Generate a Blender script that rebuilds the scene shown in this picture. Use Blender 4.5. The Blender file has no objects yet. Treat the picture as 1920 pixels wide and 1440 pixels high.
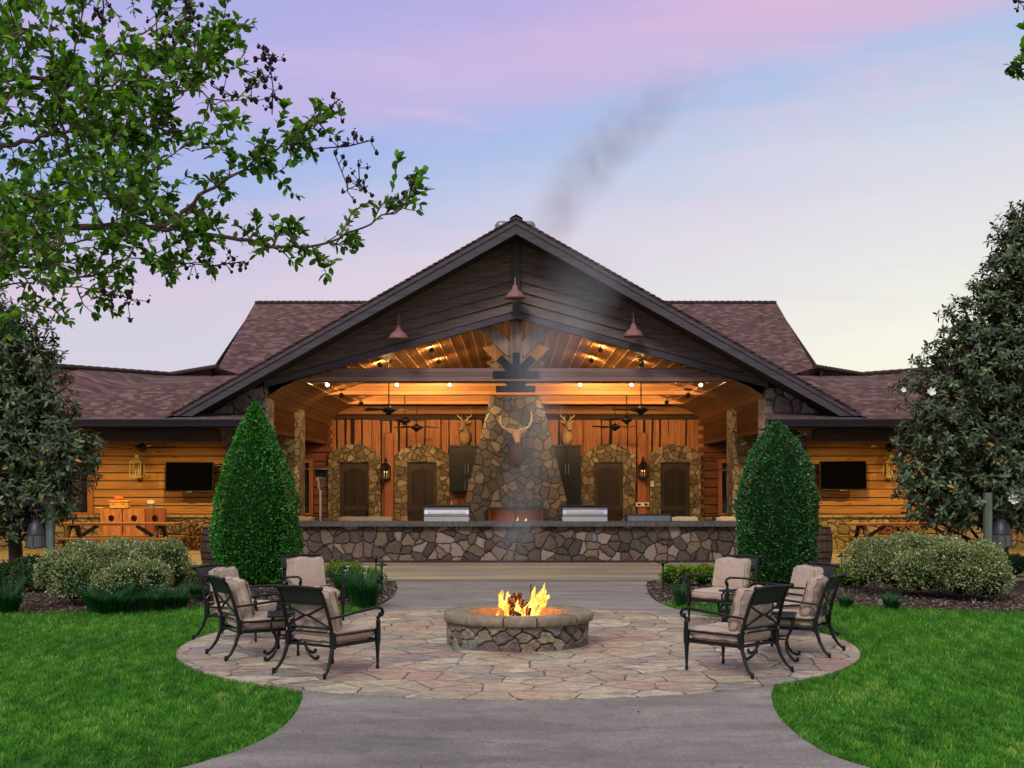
import bpy, math, random
import numpy as np
from mathutils import Vector, Matrix
R = math.radians
random.seed(7); rng = np.random.default_rng(7)
sc = bpy.context.scene
COL = sc.collection

# ------------------------------------------------------------------ camera
FPX, PX, PY, CH = 2277.0, 964.0, 912.0, 2.05        # focal length in px of the 1920 px frame, principal point, eye height
cam = bpy.data.cameras.new('camera'); co = bpy.data.objects.new('camera', cam); COL.objects.link(co)
cam.sensor_width = 36; cam.lens = 36*FPX/1920
cam.shift_x = -(PX-960)/1920; cam.shift_y = (PY-720)/1920
cam.clip_end = 2000; cam.clip_start = .05
co.location = (0, 0, CH); co.rotation_euler = (R(90), 0, 0)
sc.camera = co
def at(px, py, d): return Vector(((px-PX)/FPX*d, d, CH-(py-PY)/FPX*d))
def gd(px, py, z=0.0):
    d = (CH-z)*FPX/(py-PY); return ((px-PX)/FPX*d, d)

# ------------------------------------------------------------------ world, sun, exposure
sc.view_settings.view_transform = 'Standard'; sc.view_settings.look = 'None'
sc.view_settings.exposure = 0.0; sc.view_settings.gamma = 1.0
sc.cycles.use_denoising = True
sc.cycles.max_bounces = 8; sc.cycles.diffuse_bounces = 4; sc.cycles.glossy_bounces = 3
sc.cycles.transparent_max_bounces = 16; sc.cycles.volume_bounces = 0
sc.cycles.sample_clamp_indirect = 4; sc.cycles.sample_clamp_direct = 0
sc.cycles.caustics_reflective = False; sc.cycles.caustics_refractive = False
sc.cycles.volume_step_rate = 3; sc.cycles.volume_max_steps = 96
W = bpy.data.worlds.new('World'); sc.world = W; W.use_nodes = True
nt = W.node_tree; nt.nodes.clear()
def lin(c):
    return tuple(((v/255)/12.92 if v/255 <= .04045 else ((v/255+.055)/1.055)**2.4) for v in c)
class NT:
    def __init__(s, t): s.t = t
    def n(s, typ, **kw):
        nd = s.t.nodes.new(typ); ins = kw.pop('ins', {})
        for k, v in kw.items(): setattr(nd, k, v)
        for k, v in ins.items():
            if isinstance(v, bpy.types.NodeSocket): s.t.links.new(v, nd.inputs[k])
            else:
                try: nd.inputs[k].default_value = v
                except Exception:
                    nd.inputs[k].default_value = tuple(v)+(1,) if hasattr(v, '__len__') else v
        return nd
    def math(s, op, a, b=0.0, c=0.0, clamp=False):
        return s.n('ShaderNodeMath', operation=op, use_clamp=clamp, ins={0: a, 1: b, 2: c}).outputs[0]
    def mix(s, f, a, b, mode='MIX'):
        nd = s.t.nodes.new('ShaderNodeMix'); nd.data_type = 'RGBA'; nd.blend_type = mode; nd.clamp_factor = True
        for k, v in ((0, f), (6, a), (7, b)):
            if isinstance(v, bpy.types.NodeSocket): s.t.links.new(v, nd.inputs[k])
            else: nd.inputs[k].default_value = (tuple(v)+(1,) if hasattr(v, '__len__') and len(v) == 3 else v)
        return nd.outputs[2]
    def ramp(s, f, stops, interp='LINEAR'):
        nd = s.t.nodes.new('ShaderNodeValToRGB'); cr = nd.color_ramp; cr.interpolation = interp
        while len(cr.elements) < len(stops): cr.elements.new(.5)
        for e, (p, c) in zip(cr.elements, stops):
            e.position = p; e.color = (tuple(c)+(1,)) if hasattr(c, '__len__') else (c, c, c, 1)
        s.t.links.new(f, nd.inputs[0]); return nd.outputs[0]
    def noise(s, vec, scale, detail=3, rough=.5, dist=0.0, out=0):
        return s.n('ShaderNodeTexNoise', ins={'Vector': vec, 'Scale': scale, 'Detail': detail, 'Roughness': rough, 'Distortion': dist}).outputs[out]
    def mapv(s, vec, scale=(1, 1, 1), loc=(0, 0, 0), rot=(0, 0, 0)):
        return s.n('ShaderNodeMapping', ins={'Vector': vec, 'Scale': scale, 'Location': loc, 'Rotation': rot}).outputs[0]
    def sep(s, vec): return s.n('ShaderNodeSeparateXYZ', ins={0: vec}).outputs
    def comb(s, x, y, z): return s.n('ShaderNodeCombineXYZ', ins={0: x, 1: y, 2: z}).outputs[0]
w = NT(nt)
tc = w.n('ShaderNodeTexCoord').outputs['Generated']
sx, sy, sz = w.sep(tc)
warp = w.noise(w.mapv(tc, (2.2, 2.2, 14)), 1.6, 5, .55)
fine = w.noise(w.mapv(tc, (5, 5, 40)), 2.2, 5, .6)
e = w.math('SUBTRACT', sz, w.math('MULTIPLY', sx, .105))
e = w.math('ADD', e, w.math('MULTIPLY', w.math('SUBTRACT', warp, .5), .045))
e = w.math('ADD', e, w.math('MULTIPLY', w.math('SUBTRACT', fine, .5), .02))
L = w.ramp(e, [(0, lin((246, 228, 208))), (.055, lin((238, 224, 216))), (.11, lin((214, 208, 220))), (.15, lin((208, 204, 224))), (.18, lin((214, 200, 222))), (.215, lin((192, 190, 226))), (.25, lin((170, 186, 230))), (.285, lin((158, 178, 232))), (.31, lin((188, 178, 228))), (.345, lin((178, 176, 230))), (.42, lin((164, 168, 224))), (.6, lin((206, 204, 208))), (1, lin((226, 222, 212)))])
Rr = w.ramp(e, [(0, lin((255, 247, 222))), (.08, lin((244, 241, 228))), (.14, lin((230, 230, 228))), (.19, lin((224, 220, 228))), (.235, lin((206, 212, 228))), (.275, lin((182, 198, 226))), (.297, lin((176, 192, 228))), (.318, lin((206, 184, 218))), (.34, lin((222, 184, 214))), (.37, lin((198, 174, 220))), (.44, lin((168, 164, 220))), (.6, lin((206, 204, 208))), (1, lin((226, 222, 212)))])
# thin pink wisps
wv_ = w.noise(w.mapv(tc, (1.6, 1.6, 11), (2, 0, 0), (0, .1, 0)), 3.2, 7, .62, .4)
mx = w.n('ShaderNodeMapRange', ins={'Value': sx, 'From Min': -.25, 'From Max': .3}).outputs[0]
skyc = w.mix(mx, L, Rr)
skyc = w.mix(w.math('MULTIPLY', w.ramp(wv_, [(.5, 0), (.74, .42)]), w.ramp(sz, [(.03, 0), (.12, .7), (.34, 1), (.5, 0)])), skyc, lin((232, 196, 222)))
nish = w.n('ShaderNodeTexSky', sky_type='NISHITA', sun_disc=False, sun_elevation=R(3), sun_rotation=R(200))
bg1 = w.n('ShaderNodeBackground', ins={'Color': skyc, 'Strength': 1.0})
bg2 = w.n('ShaderNodeBackground', ins={'Color': nish.outputs[0], 'Strength': 0.012})
add = w.n('ShaderNodeAddShader', ins={0: bg1.outputs[0], 1: bg2.outputs[0]})
w.n('ShaderNodeOutputWorld', ins={'Surface': add.outputs[0]})
sun = bpy.data.lights.new('sun', 'SUN'); sun.energy = 1.9; sun.angle = R(16); sun.color = (1, .95, .88)
so = bpy.data.objects.new('sun', sun); COL.objects.link(so)
so.rotation_euler = (R(48), 0, R(-24))

# ------------------------------------------------------------------ mesh builder
class MB:
    def __init__(s): s.v = []; s.f = []; s.uv = []; s.sm = []
    def add(s, vs, fs, smooth=False, uv=None):
        b = len(s.v); s.v.extend([tuple(p) for p in vs])
        for f in fs: s.f.append([b+i for i in f]); s.sm.append(smooth); s.uv.append(uv)
        return s
    def box(s, a, b, M=None, bev=0.0):
        x0, y0, z0 = [min(p, q) for p, q in zip(a, b)]; x1, y1, z1 = [max(p, q) for p, q in zip(a, b)]
        if bev:
            e = min(bev, (x1-x0)/3, (y1-y0)/3, (z1-z0)/3)
            vs = []; 
            for (xs, ys, zs) in [(x, y, z) for z in (0, 1) for y in (0, 1) for x in (0, 1)]:
                X, Y, Z = (x1 if xs else x0), (y1 if ys else y0), (z1 if zs else z0)
                ix, iy, iz = (-e if xs else e), (-e if ys else e), (-e if zs else e)
                vs += [(X, Y+iy, Z+iz), (X+ix, Y, Z+iz), (X+ix, Y+iy, Z)]
            def c(x, y, z): return (x+2*y+4*z)*3
            fs = []
            for x in (0, 1):
                q = [c(x, 0, 0), c(x, 1, 0), c(x, 1, 1), c(x, 0, 1)]; fs.append(q if x else q[::-1])
            for y in (0, 1):
                q = [c(0, y, 0)+1, c(1, y, 0)+1, c(1, y, 1)+1, c(0, y, 1)+1]; fs.append(q[::-1] if y else q)
            for z in (0, 1):
                q = [c(0, 0, z)+2, c(1, 0, z)+2, c(1, 1, z)+2, c(0, 1, z)+2]; fs.append(q if z else q[::-1])
            for z in (0, 1):
                for y in (0, 1): fs.append([c(0, y, z)+1, c(1, y, z)+1, c(1, y, z)+2, c(0, y, z)+2])
                for x in (0, 1): fs.append([c(x, 0, z)+0, c(x, 1, z)+0, c(x, 1, z)+2, c(x, 0, z)+2])
            for y in (0, 1):
                for x in (0, 1): fs.append([c(x, y, 0)+0, c(x, y, 1)+0, c(x, y, 1)+1, c(x, y, 0)+1])
            for i in range(8): fs.append([3*i, 3*i+1, 3*i+2])
        else:
            vs = [(x, y, z) for z in (z0, z1) for y in (y0, y1) for x in (x0, x1)]
            fs = [[0, 2, 3, 1], [4, 5, 7, 6], [0, 1, 5, 4], [2, 6, 7, 3], [0, 4, 6, 2], [1, 3, 7, 5]]
        if M is not None: vs = [M @ Vector(p) for p in vs]
        return s.add(vs, fs)
    def tube(s, pts, r, n=8, cap=True, sq=1.0):
        pts = [Vector(p) for p in pts]; m = len(pts)
        rs = r if hasattr(r, '__len__') else [r]*m
        vs = []; up = None
        for i, p in enumerate(pts):
            t = (pts[min(i+1, m-1)]-pts[max(i-1, 0)])
            if t.length < 1e-9: t = Vector((0, 0, 1))
            t.normalize()
            if up is None: up = Vector((0, 0, 1)) if abs(t.z) < .9 else Vector((0, 1, 0))
            a = t.cross(up)
            if a.length < 1e-6: a = t.cross(Vector((1, 0, 0)))
            a.normalize(); b = a.cross(t).normalized(); up = b
            for k in range(n):
                an = 2*math.pi*(k+.5)/n; vs.append(p+a*math.cos(an)*rs[i]+b*math.sin(an)*rs[i]*sq)
        fs = [[i*n+k, i*n+(k+1) % n, (i+1)*n+(k+1) % n, (i+1)*n+k] for i in range(m-1) for k in range(n)]
        s.add(vs, fs, n > 4)
        if cap: s.add([vs[k] for k in range(n)], [list(range(n))[::-1]]); s.add([vs[(m-1)*n+k] for k in range(n)], [list(range(n))])
        return s
    def lathe(s, prof, n=24, c=(0, 0, 0), M=None, smooth=True, a0=0.0):
        vs = [(c[0]+r*math.cos(a0+2*math.pi*k/n), c[1]+r*math.sin(a0+2*math.pi*k/n), c[2]+z) for r, z in prof for k in range(n)]
        if M is not None: vs = [M @ Vector(p) for p in vs]
        fs = [[i*n+k, i*n+(k+1) % n, (i+1)*n+(k+1) % n, (i+1)*n+k] for i in range(len(prof)-1) for k in range(n)]
        return s.add(vs, fs, smooth)
    def ball(s, c, r, n=10, sc3=(1, 1, 1), M=None):
        prof = [(r*max(1e-4, math.sin(math.pi*i/n)), -r*math.cos(math.pi*i/n)) for i in range(n+1)]
        vs = [(c[0]+q*math.cos(2*math.pi*k/(n+2))*sc3[0], c[1]+q*math.sin(2*math.pi*k/(n+2))*sc3[1], c[2]+z*sc3[2]) for q, z in prof for k in range(n+2)]
        if M is not None: vs = [M @ Vector(p) for p in vs]
        m = n+2
        return s.add(vs, [[i*m+k, i*m+(k+1) % m, (i+1)*m+(k+1) % m, (i+1)*m+k] for i in range(n) for k in range(m)], True)
    def prism(s, poly, a, b, axis='y'):
        """poly: 2-D outline; extruded from a to b along axis"""
        n = len(poly)
        def p3(p, t): return (p[0], t, p[1]) if axis == 'y' else ((t, p[0], p[1]) if axis == 'x' else (p[0], p[1], t))
        vs = [p3(p, a) for p in poly]+[p3(p, b) for p in poly]
        return s.add(vs, [list(range(n)), list(range(n, 2*n))[::-1]]+[[i, (i+1) % n, n+(i+1) % n, n+i] for i in range(n)])
    def quad(s, *vs, uv=None): return s.add(vs, [list(range(len(vs)))], uv=uv)
    def build(s, name, mat, parent=None, loc=None, rz=0.0):
        me = bpy.data.meshes.new(name); me.from_pydata(s.v, [], s.f); me.update()
        me.polygons.foreach_set('use_smooth', s.sm)
        if any(u is not None for u in s.uv):
            ul = me.uv_layers.new(name='UVMap')
            for p, u in zip(me.polygons, s.uv):
                if u is None: continue
                for li in p.loop_indices:
                    c = me.vertices[me.loops[li].vertex_index].co
                    ul.data[li].uv = (c.dot(Vector(u[0])), c.dot(Vector(u[1])))
        return link(name, me, mat, parent, loc, rz)
def link(name, me, mat, parent=None, loc=None, rz=0.0):
    if mat is not None: me.materials.append(mat)
    o = bpy.data.objects.new(name, me); COL.objects.link(o)
    if parent is not None: o.parent = parent
    if loc is not None: o.location = loc
    if rz: o.rotation_euler = (0, 0, rz)
    return o
def tag(o, label, cat, group=None, kind=None):
    if label: o['label'] = label
    if cat: o['category'] = cat
    if group: o['group'] = group
    if kind: o['kind'] = kind
    return o
def thing(name, label, cat, loc=(0, 0, 0), rz=0.0, group=None):
    o = bpy.data.objects.new(name, None); COL.objects.link(o); o.empty_display_size = .2
    o.location = loc; o.rotation_euler = (0, 0, rz); return tag(o, label, cat, group)
def struct(name, mb, mat):
    o = mb.build(name, mat); o['kind'] = 'structure'; return o
def dup(root, loc, rz=0.0, label=None, group=None, scale=None):
    def cp(o, par):
        c = o.copy(); COL.objects.link(c)
        if par is not None: c.parent = par
        for ch in o.children: cp(ch, c)
        return c
    r = cp(root, None); r.location = loc; r.rotation_euler = (0, 0, rz)
    if label: r['label'] = label
    if group: r['group'] = group
    if scale: r.scale = scale
    return r
def npmesh(name, V, F, mat, parent=None, attrs=None, smooth=False):
    """V (n,3) array, F (m,k) array all k-gons"""
    me = bpy.data.meshes.new(name); n, (m, k) = len(V), F.shape
    me.vertices.add(n); me.vertices.foreach_set('co', np.ascontiguousarray(V, dtype=np.float32).ravel())
    me.loops.add(m*k); me.loops.foreach_set('vertex_index', np.ascontiguousarray(F, dtype=np.int32).ravel())
    me.polygons.add(m); me.polygons.foreach_set('loop_start', np.arange(0, m*k, k, dtype=np.int32))
    me.update(calc_edges=True); me.validate()
    if smooth: me.polygons.foreach_set('use_smooth', [True]*len(me.polygons))
    for a, arr in (attrs or {}).items():
        at_ = me.attributes.new(a, 'FLOAT', 'POINT'); at_.data.foreach_set('value', np.ascontiguousarray(arr, dtype=np.float32))
    return link(name, me, mat, parent)

# ------------------------------------------------------------------ materials
def mat(name, base=(.5, .5, .5), rough=.6, metal=0.0, spec=.5):
    m = bpy.data.materials.new(name); m.use_nodes = True
    t = NT(m.node_tree); b = m.node_tree.nodes['Principled BSDF']
    b.inputs['Base Color'].default_value = tuple(base)+(1,); b.inputs['Roughness'].default_value = rough
    b.inputs['Metallic'].default_value = metal; b.inputs['Specular IOR Level'].default_value = spec
    return m, t, b
def lk(t, a, b): t.t.links.new(a, b)
def bump(t, b, h, strength=.4, dist=.02):
    nd = t.n('ShaderNodeBump', ins={'Height': h, 'Strength': strength, 'Distance': dist}); lk(t, nd.outputs[0], b.inputs['Normal']); return nd
def simple(name, base, rough=.6, metal=0.0, var=.12, scale=9.0, bmp=.1, spec=.5):
    m, t, b = mat(name, base, rough, metal, spec)
    o = t.n('ShaderNodeTexCoord').outputs['Object']; n = t.noise(o, scale, 5, .6)
    lk(t, t.mix(n, [c*(1-var*2) for c in base], [min(1, c*(1+var*2)) for c in base]), b.inputs['Base Color'])
    if bmp: bump(t, b, t.noise(o, scale*5, 3), bmp, .01)
    return m
def emis(name, col, strength):
    m = bpy.data.materials.new(name); m.use_nodes = True; t = NT(m.node_tree); m.node_tree.nodes.clear()
    e = t.n('ShaderNodeEmission', ins={'Color': tuple(col)+(1,), 'Strength': strength})
    t.n('ShaderNodeOutputMaterial', ins={'Surface': e.outputs[0]}); return m
def wood(name, c1, c2, axis='x', board=0.0, across='z', rough=.65, knots=True, groove=.012, spec=.3, off=0.0, gstr=.6):
    """grain runs along axis; board > 0: boards of that width stacked along 'across' """
    m, t, b = mat(name, c1, rough, 0, spec)
    o = t.n('ShaderNodeTexCoord').outputs['Object']; s = t.sep(o)
    ax = 'xyz'.index(axis)
    sc3 = [1, 1, 1]; sc3 = [(0.35 if i == ax else 7.0) for i in range(3)]
    bid = None
    if board:
        q = t.math('DIVIDE', t.math('ADD', s['xyz'.index(across)], off), board)
        bid = t.math('FLOOR', q); fr = t.math('FRACT', q)
        wn = t.n('ShaderNodeTexWhiteNoise', noise_dimensions='1D', ins={'W': bid}).outputs[0]
        shift = t.math('MULTIPLY', wn, 37.0)
        vec = t.mapv(o, sc3); vec = t.n('ShaderNodeVectorMath', operation='ADD', ins={0: vec, 1: t.comb(shift, shift, shift)}).outputs[0]
    else: vec = t.mapv(o, sc3)
    g = t.noise(vec, 2.2, 6, .65, .8)
    col = t.ramp(g, [(.25, [c*.55 for c in c1]), (.45, c1), (.6, c2), (.8, [c*.8 for c in c1])])
    if knots:
        kv = t.mapv(o, [(1.3 if i == ax else 5.0) for i in range(3)])
        k = t.n('ShaderNodeTexVoronoi', ins={'Vector': kv, 'Scale': 1.0}).outputs['Distance']
        kf = t.ramp(k, [(0, 1), (.09, .9), (.16, 0)])
        col = t.mix(t.math('MULTIPLY', kf, .7), col, [c*.25 for c in c1])
    if bid is not None:
        col = t.mix(.6, col, t.mix(wn, [c*.55 for c in c1], [min(1, c*1.3) for c in c2]), 'MIX')
        gw = groove/board
        gr = t.math('LESS_THAN', fr, gw)
        col = t.mix(t.math('MULTIPLY', gr, .85), col, [c*.12 for c in c1])
        h = t.math('SUBTRACT', t.math('MULTIPLY', g, .2), gr)
        bump(t, b, h, gstr, .01)
    else: bump(t, b, g, .35, .01)
    lk(t, col, b.inputs['Base Color']); return m
def stone(name, cols, scale=3.4, mortar=(.05, .045, .045), edge=.035, warp=.1, rough=.8, bmp=.9, flat=None, spec=.3, mott=.45, useattr=False):
    m, t, b = mat(name, cols[0], rough, 0, spec)
    o = t.n('ShaderNodeTexCoord').outputs['Object']
    if flat: o = t.mapv(o, flat)
    wv = t.noise(o, 1.6*scale/3.4, 2, .5, 0, 1)
    wv = t.n('ShaderNodeVectorMath', operation='SUBTRACT', ins={0: wv, 1: (.5, .5, .5)}).outputs[0]
    wv = t.n('ShaderNodeVectorMath', operation='SCALE', ins={0: wv, 'Scale': warp}).outputs[0]
    vec = t.n('ShaderNodeVectorMath', operation='ADD', ins={0: o, 1: wv}).outputs[0]
    w2 = t.n('ShaderNodeVectorMath', operation='SUBTRACT', ins={0: t.noise(o, 3.4*scale, 3, .6, 0, 1), 1: (.5, .5, .5)}).outputs[0]
    w2 = t.n('ShaderNodeVectorMath', operation='SCALE', ins={0: w2, 'Scale': .26/scale}).outputs[0]
    vec = t.n('ShaderNodeVectorMath', operation='ADD', ins={0: vec, 1: w2}).outputs[0]
    dim = '2D' if flat else '3D'
    v1 = t.n('ShaderNodeTexVoronoi', voronoi_dimensions=dim, feature='F1', ins={'Vector': vec, 'Scale': scale, 'Randomness': .95})
    v2 = t.n('ShaderNodeTexVoronoi', voronoi_dimensions=dim, feature='DISTANCE_TO_EDGE', ins={'Vector': vec, 'Scale': scale, 'Randomness': .95}).outputs['Distance']
    cr = t.sep(v1.outputs['Color'])
    col = t.ramp(cr[0], [(i/(len(cols)), c) for i, c in enumerate(cols)], 'CONSTANT')
    n = t.noise(o, scale*3.5, 6, .65)
    col = t.mix(t.math('MULTIPLY', t.ramp(n, [(.3, 0), (.7, 1)]), mott), col, t.mix(cr[1], [.35*c for c in cols[0]], [1.35*c for c in cols[-1]]))
    col = t.mix(t.ramp(n, [(.35, .45), (.6, 0)]), col, [.3*c for c in cols[0]])
    e = t.ramp(v2, [(0, 1), (edge*.55, 1), (edge, 0)])
    col = t.mix(e, col, mortar)
    lk(t, col, b.inputs['Base Color'])
    hgt = t.ramp(v2, [(0, 0), (edge, .25), (edge*3.2, .9), (1, 1)])
    hh = t.math('ADD', hgt, t.math('MULTIPLY', n, .45)); hh = t.math('ADD', hh, t.math('MULTIPLY', cr[2], .35))
    bump(t, b, hh, bmp, .05)
    return m
def leafmat(name, cols, rough=.45, trans=.25, under=None, spec=.5, nscale=1.3):
    """cols: ramp over the per-leaf random number"""
    m = bpy.data.materials.new(name); m.use_nodes = True; t = NT(m.node_tree); b = m.node_tree.nodes['Principled BSDF']
    a = t.n('ShaderNodeAttribute', attribute_name='rnd').outputs['Fac']
    col = t.ramp(a, cols)
    o = t.n('ShaderNodeTexCoord').outputs['Object']
    n = t.noise(o, nscale, 3, .6)
    col = t.mix(t.ramp(n, [(.35, .0), (.65, .55)]), col, t.mix(1.0, col, (1.5, 1.45, 1.2), 'MULTIPLY'))
    if under is not None:
        g = t.n('ShaderNodeNewGeometry').outputs['Backfacing']
        col = t.mix(g, col, under)
    b.inputs['Roughness'].default_value = rough; b.inputs['Specular IOR Level'].default_value = spec
    lk(t, col, b.inputs['Base Color'])
    if trans:
        tr = t.n('ShaderNodeBsdfTranslucent', ins={'Color': t.mix(1.0, col, (1.1, 1.25, .5), 'MULTIPLY')})
        mx = t.n('ShaderNodeMixShader', ins={0: trans, 1: b.outputs[0], 2: tr.outputs[0]})
        out = m.node_tree.nodes['Material Output']; lk(t, mx.outputs[0], out.inputs['Surface'])
    return m

M = {}
M['iron'] = simple('cast_aluminium', (.006, .007, .008), .45, 0, .3, 30, .25, .28)
M['black'] = simple('black_paint', (.006, .006, .007), .5, 0, .2, 12, .05)
M['steel_plate'] = simple('black_steel', (.012, .018, .024), .5, .3, .2, 8, .1)
M['ss'] = simple('stainless', (.62, .63, .66), .28, 1.0, .05, 3, .0)
M['grey_metal'] = simple('grey_metal', (.22, .24, .27), .4, .6, .1, 5, .05)
M['screen'] = mat('screen', (.002, .002, .002), .6, 0, 0)[0]
M['glass_dark'] = mat('dark_window', (.01, .012, .015), .06, 0, .8)[0]
M['gutter'] = simple('gutter', (.035, .028, .04), .45, .2, .1, 4, .05)
M['fascia'] = wood('fascia_board', (.062, .05, .062), (.085, .072, .084), 'x', rough=.7, knots=False)
M['gable'] = wood('gable_siding', (.115, .082, .074), (.155, .115, .104), 'x', rough=.75, knots=False)
M['siding'] = wood('siding', (.34, .15, .05), (.46, .22, .08), 'x', rough=.6)
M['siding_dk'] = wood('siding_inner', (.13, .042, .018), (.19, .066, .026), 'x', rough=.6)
M['headerwood'] = wood('header_boards', (.12, .048, .02), (.18, .075, .03), 'y', .18, 'z', rough=.6, groove=.01)
M['ceil'] = wood('ceiling_boards', (.2, .085, .034), (.3, .14, .055), 'y', .145, 'x', rough=.42, groove=.012, spec=.5, gstr=.9)
M['glint'] = wood('ceiling_glint', (.6, .36, .17), (.7, .45, .22), 'y', rough=.35, knots=False, spec=.6)  # pale wood standing in for light glints between the ceiling boards
M['soffit'] = wood('soffit', (.035, .02, .015), (.05, .03, .02), 'x', rough=.7, knots=False)
M['beam'] = wood('beam_wood', (.33, .14, .05), (.48, .22, .08), 'x', .112, 'z', rough=.6, groove=.006, off=.052)
M['beamv'] = wood('post_wood', (.2, .13, .105), (.33, .22, .175), 'z', rough=.7, knots=False)
M['beam_skylit'] = wood('skylit_beam', (.17, .1, .09), (.27, .17, .15), 'x', .112, 'z', rough=.7, groove=.006, off=.052)  # copy of the beam wood, greyed and darkened for sky light
M['bark_edge'] = simple('bark_edge', (.018, .01, .007), .9, 0, .3, 10, .4)
M['board'] = wood('wall_board', (.36, .13, .05), (.5, .21, .08), 'z', rough=.55)
M['deck'] = wood('deck_boards', (.34, .28, .19), (.48, .41, .28), 'x', .14, 'y', rough=.7, groove=.012, knots=False, gstr=.5)
dt = NT(M['deck'].node_tree); db = M['deck'].node_tree.nodes['Principled BSDF']; src = db.inputs['Base Color'].links[0].from_socket
do = dt.n('ShaderNodeTexCoord').outputs['Object']; dn = dt.noise(dt.mapv(do, (.1, 1.5, 1)), 1.3, 5, .7); dn2 = dt.noise(do, .35, 3, .5)
lk(dt, dt.mix(dt.ramp(dn, [(.38, .75), (.56, 0)]), dt.mix(dt.ramp(dn2, [(.42, .7), (.6, 0)]), src, (.26, .23, .22)), (.14, .115, .09)), db.inputs['Base Color'])
M['picnic'] = wood('picnic_wood', (.26, .12, .06), (.36, .18, .09), 'x', rough=.6)
M['picnic_leg'] = wood('picnic_leg', (.05, .03, .022), (.08, .05, .035), 'z', rough=.6, knots=False)
M['cornhole'] = wood('cornhole_wood', (.45, .17, .08), (.58, .25, .12), 'z', rough=.45)
M['cornhole_stripe'] = wood('cornhole_dark', (.26, .08, .04), (.36, .13, .06), 'z', .02, 'x', rough=.45, groove=.003, knots=False)
M['door'] = wood('door_wood', (.018, .011, .008), (.03, .02, .015), 'z', .11, 'x', rough=.5, groove=.01, knots=False)
M['doorframe'] = wood('door_rail', (.04, .027, .02), (.055, .038, .028), 'z', rough=.5, knots=False)
M['trim_red'] = wood('trim_wood', (.3, .1, .045), (.4, .15, .065), 'z', rough=.5, knots=False)
M['cabinet'] = wood('cabinet_paint', (.005, .005, .006), (.008, .009, .01), 'z', .045, 'x', rough=.35, groove=.004, knots=False, gstr=.8)
M['stain_post'] = wood('weathered_post', (.1, .13, .1), (.15, .18, .15), 'z', rough=.8, knots=False)
browns = [(.13, .1, .085), (.2, .15, .12), (.1, .075, .07), (.24, .19, .15), (.16, .11, .11), (.3, .23, .17), (.14, .12, .12), (.36, .31, .27)]
M['stone_counter'] = stone('counter_stone', [(.1, .07, .056), (.17, .112, .086), (.065, .048, .042), (.22, .155, .11), (.12, .078, .066), (.27, .19, .135), (.09, .076, .07), (.4, .3, .25), (.14, .096, .072)], 3.3, (.014, .011, .011), .028, .2, .75)
M['stone_tan'] = stone('tan_stone', [(.26, .2, .13), (.34, .27, .17), (.18, .145, .1), (.38, .3, .19), (.22, .17, .11), (.52, .43, .28), (.15, .125, .1)], 4.6, (.05, .038, .026), .022, .2, .8)
M['stone_chim'] = stone('chimney_stone', [(.085, .09, .105), (.14, .13, .13), (.07, .078, .09), (.18, .15, .135), (.1, .1, .112), (.27, .23, .18), (.11, .12, .14)], 3.7, (.03, .027, .026), .022, .24, .8)
M['stone_yel'] = stone('wainscot_stone', [(.34, .26, .16), (.42, .33, .2), (.28, .21, .13), (.48, .38, .24), (.38, .3, .19)], 3.2, (.07, .05, .03), .04, .2, .8)
M['stone_pil'] = stone('pillar_stone', [(.15, .12, .11), (.2, .16, .14), (.11, .09, .09), (.26, .21, .18), (.17, .13, .13), (.36, .32, .32)], 2.1, (.03, .025, .025), .03, .18, .8)
M['cap'] = stone('cap_stone', [(.38, .3, .2), (.44, .35, .24), (.32, .25, .17)], 1.6, (.1, .07, .05), .02, .1, .7, .3)
M['stone_lit'] = stone('lit_pillar_stone', [(.46, .38, .27), (.56, .47, .34), (.38, .31, .22), (.62, .54, .41)], 4.2, (.1, .07, .045), .035, .25, .9, .9)  # lighter copy of the pillar stone, lamplight put into its colour
M['slab'] = simple('counter_slab', (.1, .1, .1), .3, 0, .5, 14, .25, .6)

def shingle():
    m, t, b = mat('shingles', (.1, .06, .065), .85, 0, .25)
    uv = t.n('ShaderNodeTexCoord').outputs['UV']
    br = t.n('ShaderNodeTexBrick', offset=.5, squash=1.0, ins={'Vector': uv, 'Scale': 1.0, 'Brick Width': .3, 'Row Height': .13, 'Mortar Size': .009, 'Mortar Smooth': .1, 'Color1': (.17, .082, .08, 1), 'Color2': (.055, .024, .028, 1), 'Mortar': (.03, .018, .022, 1)})
    s = t.sep(uv)
    row = t.math('FLOOR', t.math('DIVIDE', s[1], .13))
    # broken tabs of random width
    cell = t.math('FLOOR', t.math('ADD', t.math('DIVIDE', s[0], .17), t.math('MULTIPLY', row, .37)))
    wn = t.n('ShaderNodeTexWhiteNoise', noise_dimensions='2D', ins={'Vector': t.comb(row, cell, 0.0)}).outputs[0]
    col = t.mix(.6, br.outputs[0], t.ramp(wn, [(0, (.05, .026, .03)), (.5, (.095, .045, .046)), (.8, (.18, .1, .095)), (1, (.25, .155, .14))]))
    big = t.noise(uv, .7, 4, .6)
    col = t.mix(t.ramp(big, [(.4, .0), (.7, .3)]), col, (.13, .095, .1))
    fr = t.math('FRACT', t.math('DIVIDE', s[1], .13))
    line = t.math('LESS_THAN', fr, .13)
    col = t.mix(t.math('MULTIPLY', line, .75), col, (.02, .012, .016))
    lk(t, col, b.inputs['Base Color'])
    bump(t, b, t.math('ADD', t.math('SUBTRACT', 1.0, fr), t.math('MULTIPLY', wn, .6)), .7, .02)
    return m
M['shingle'] = shingle()

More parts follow.
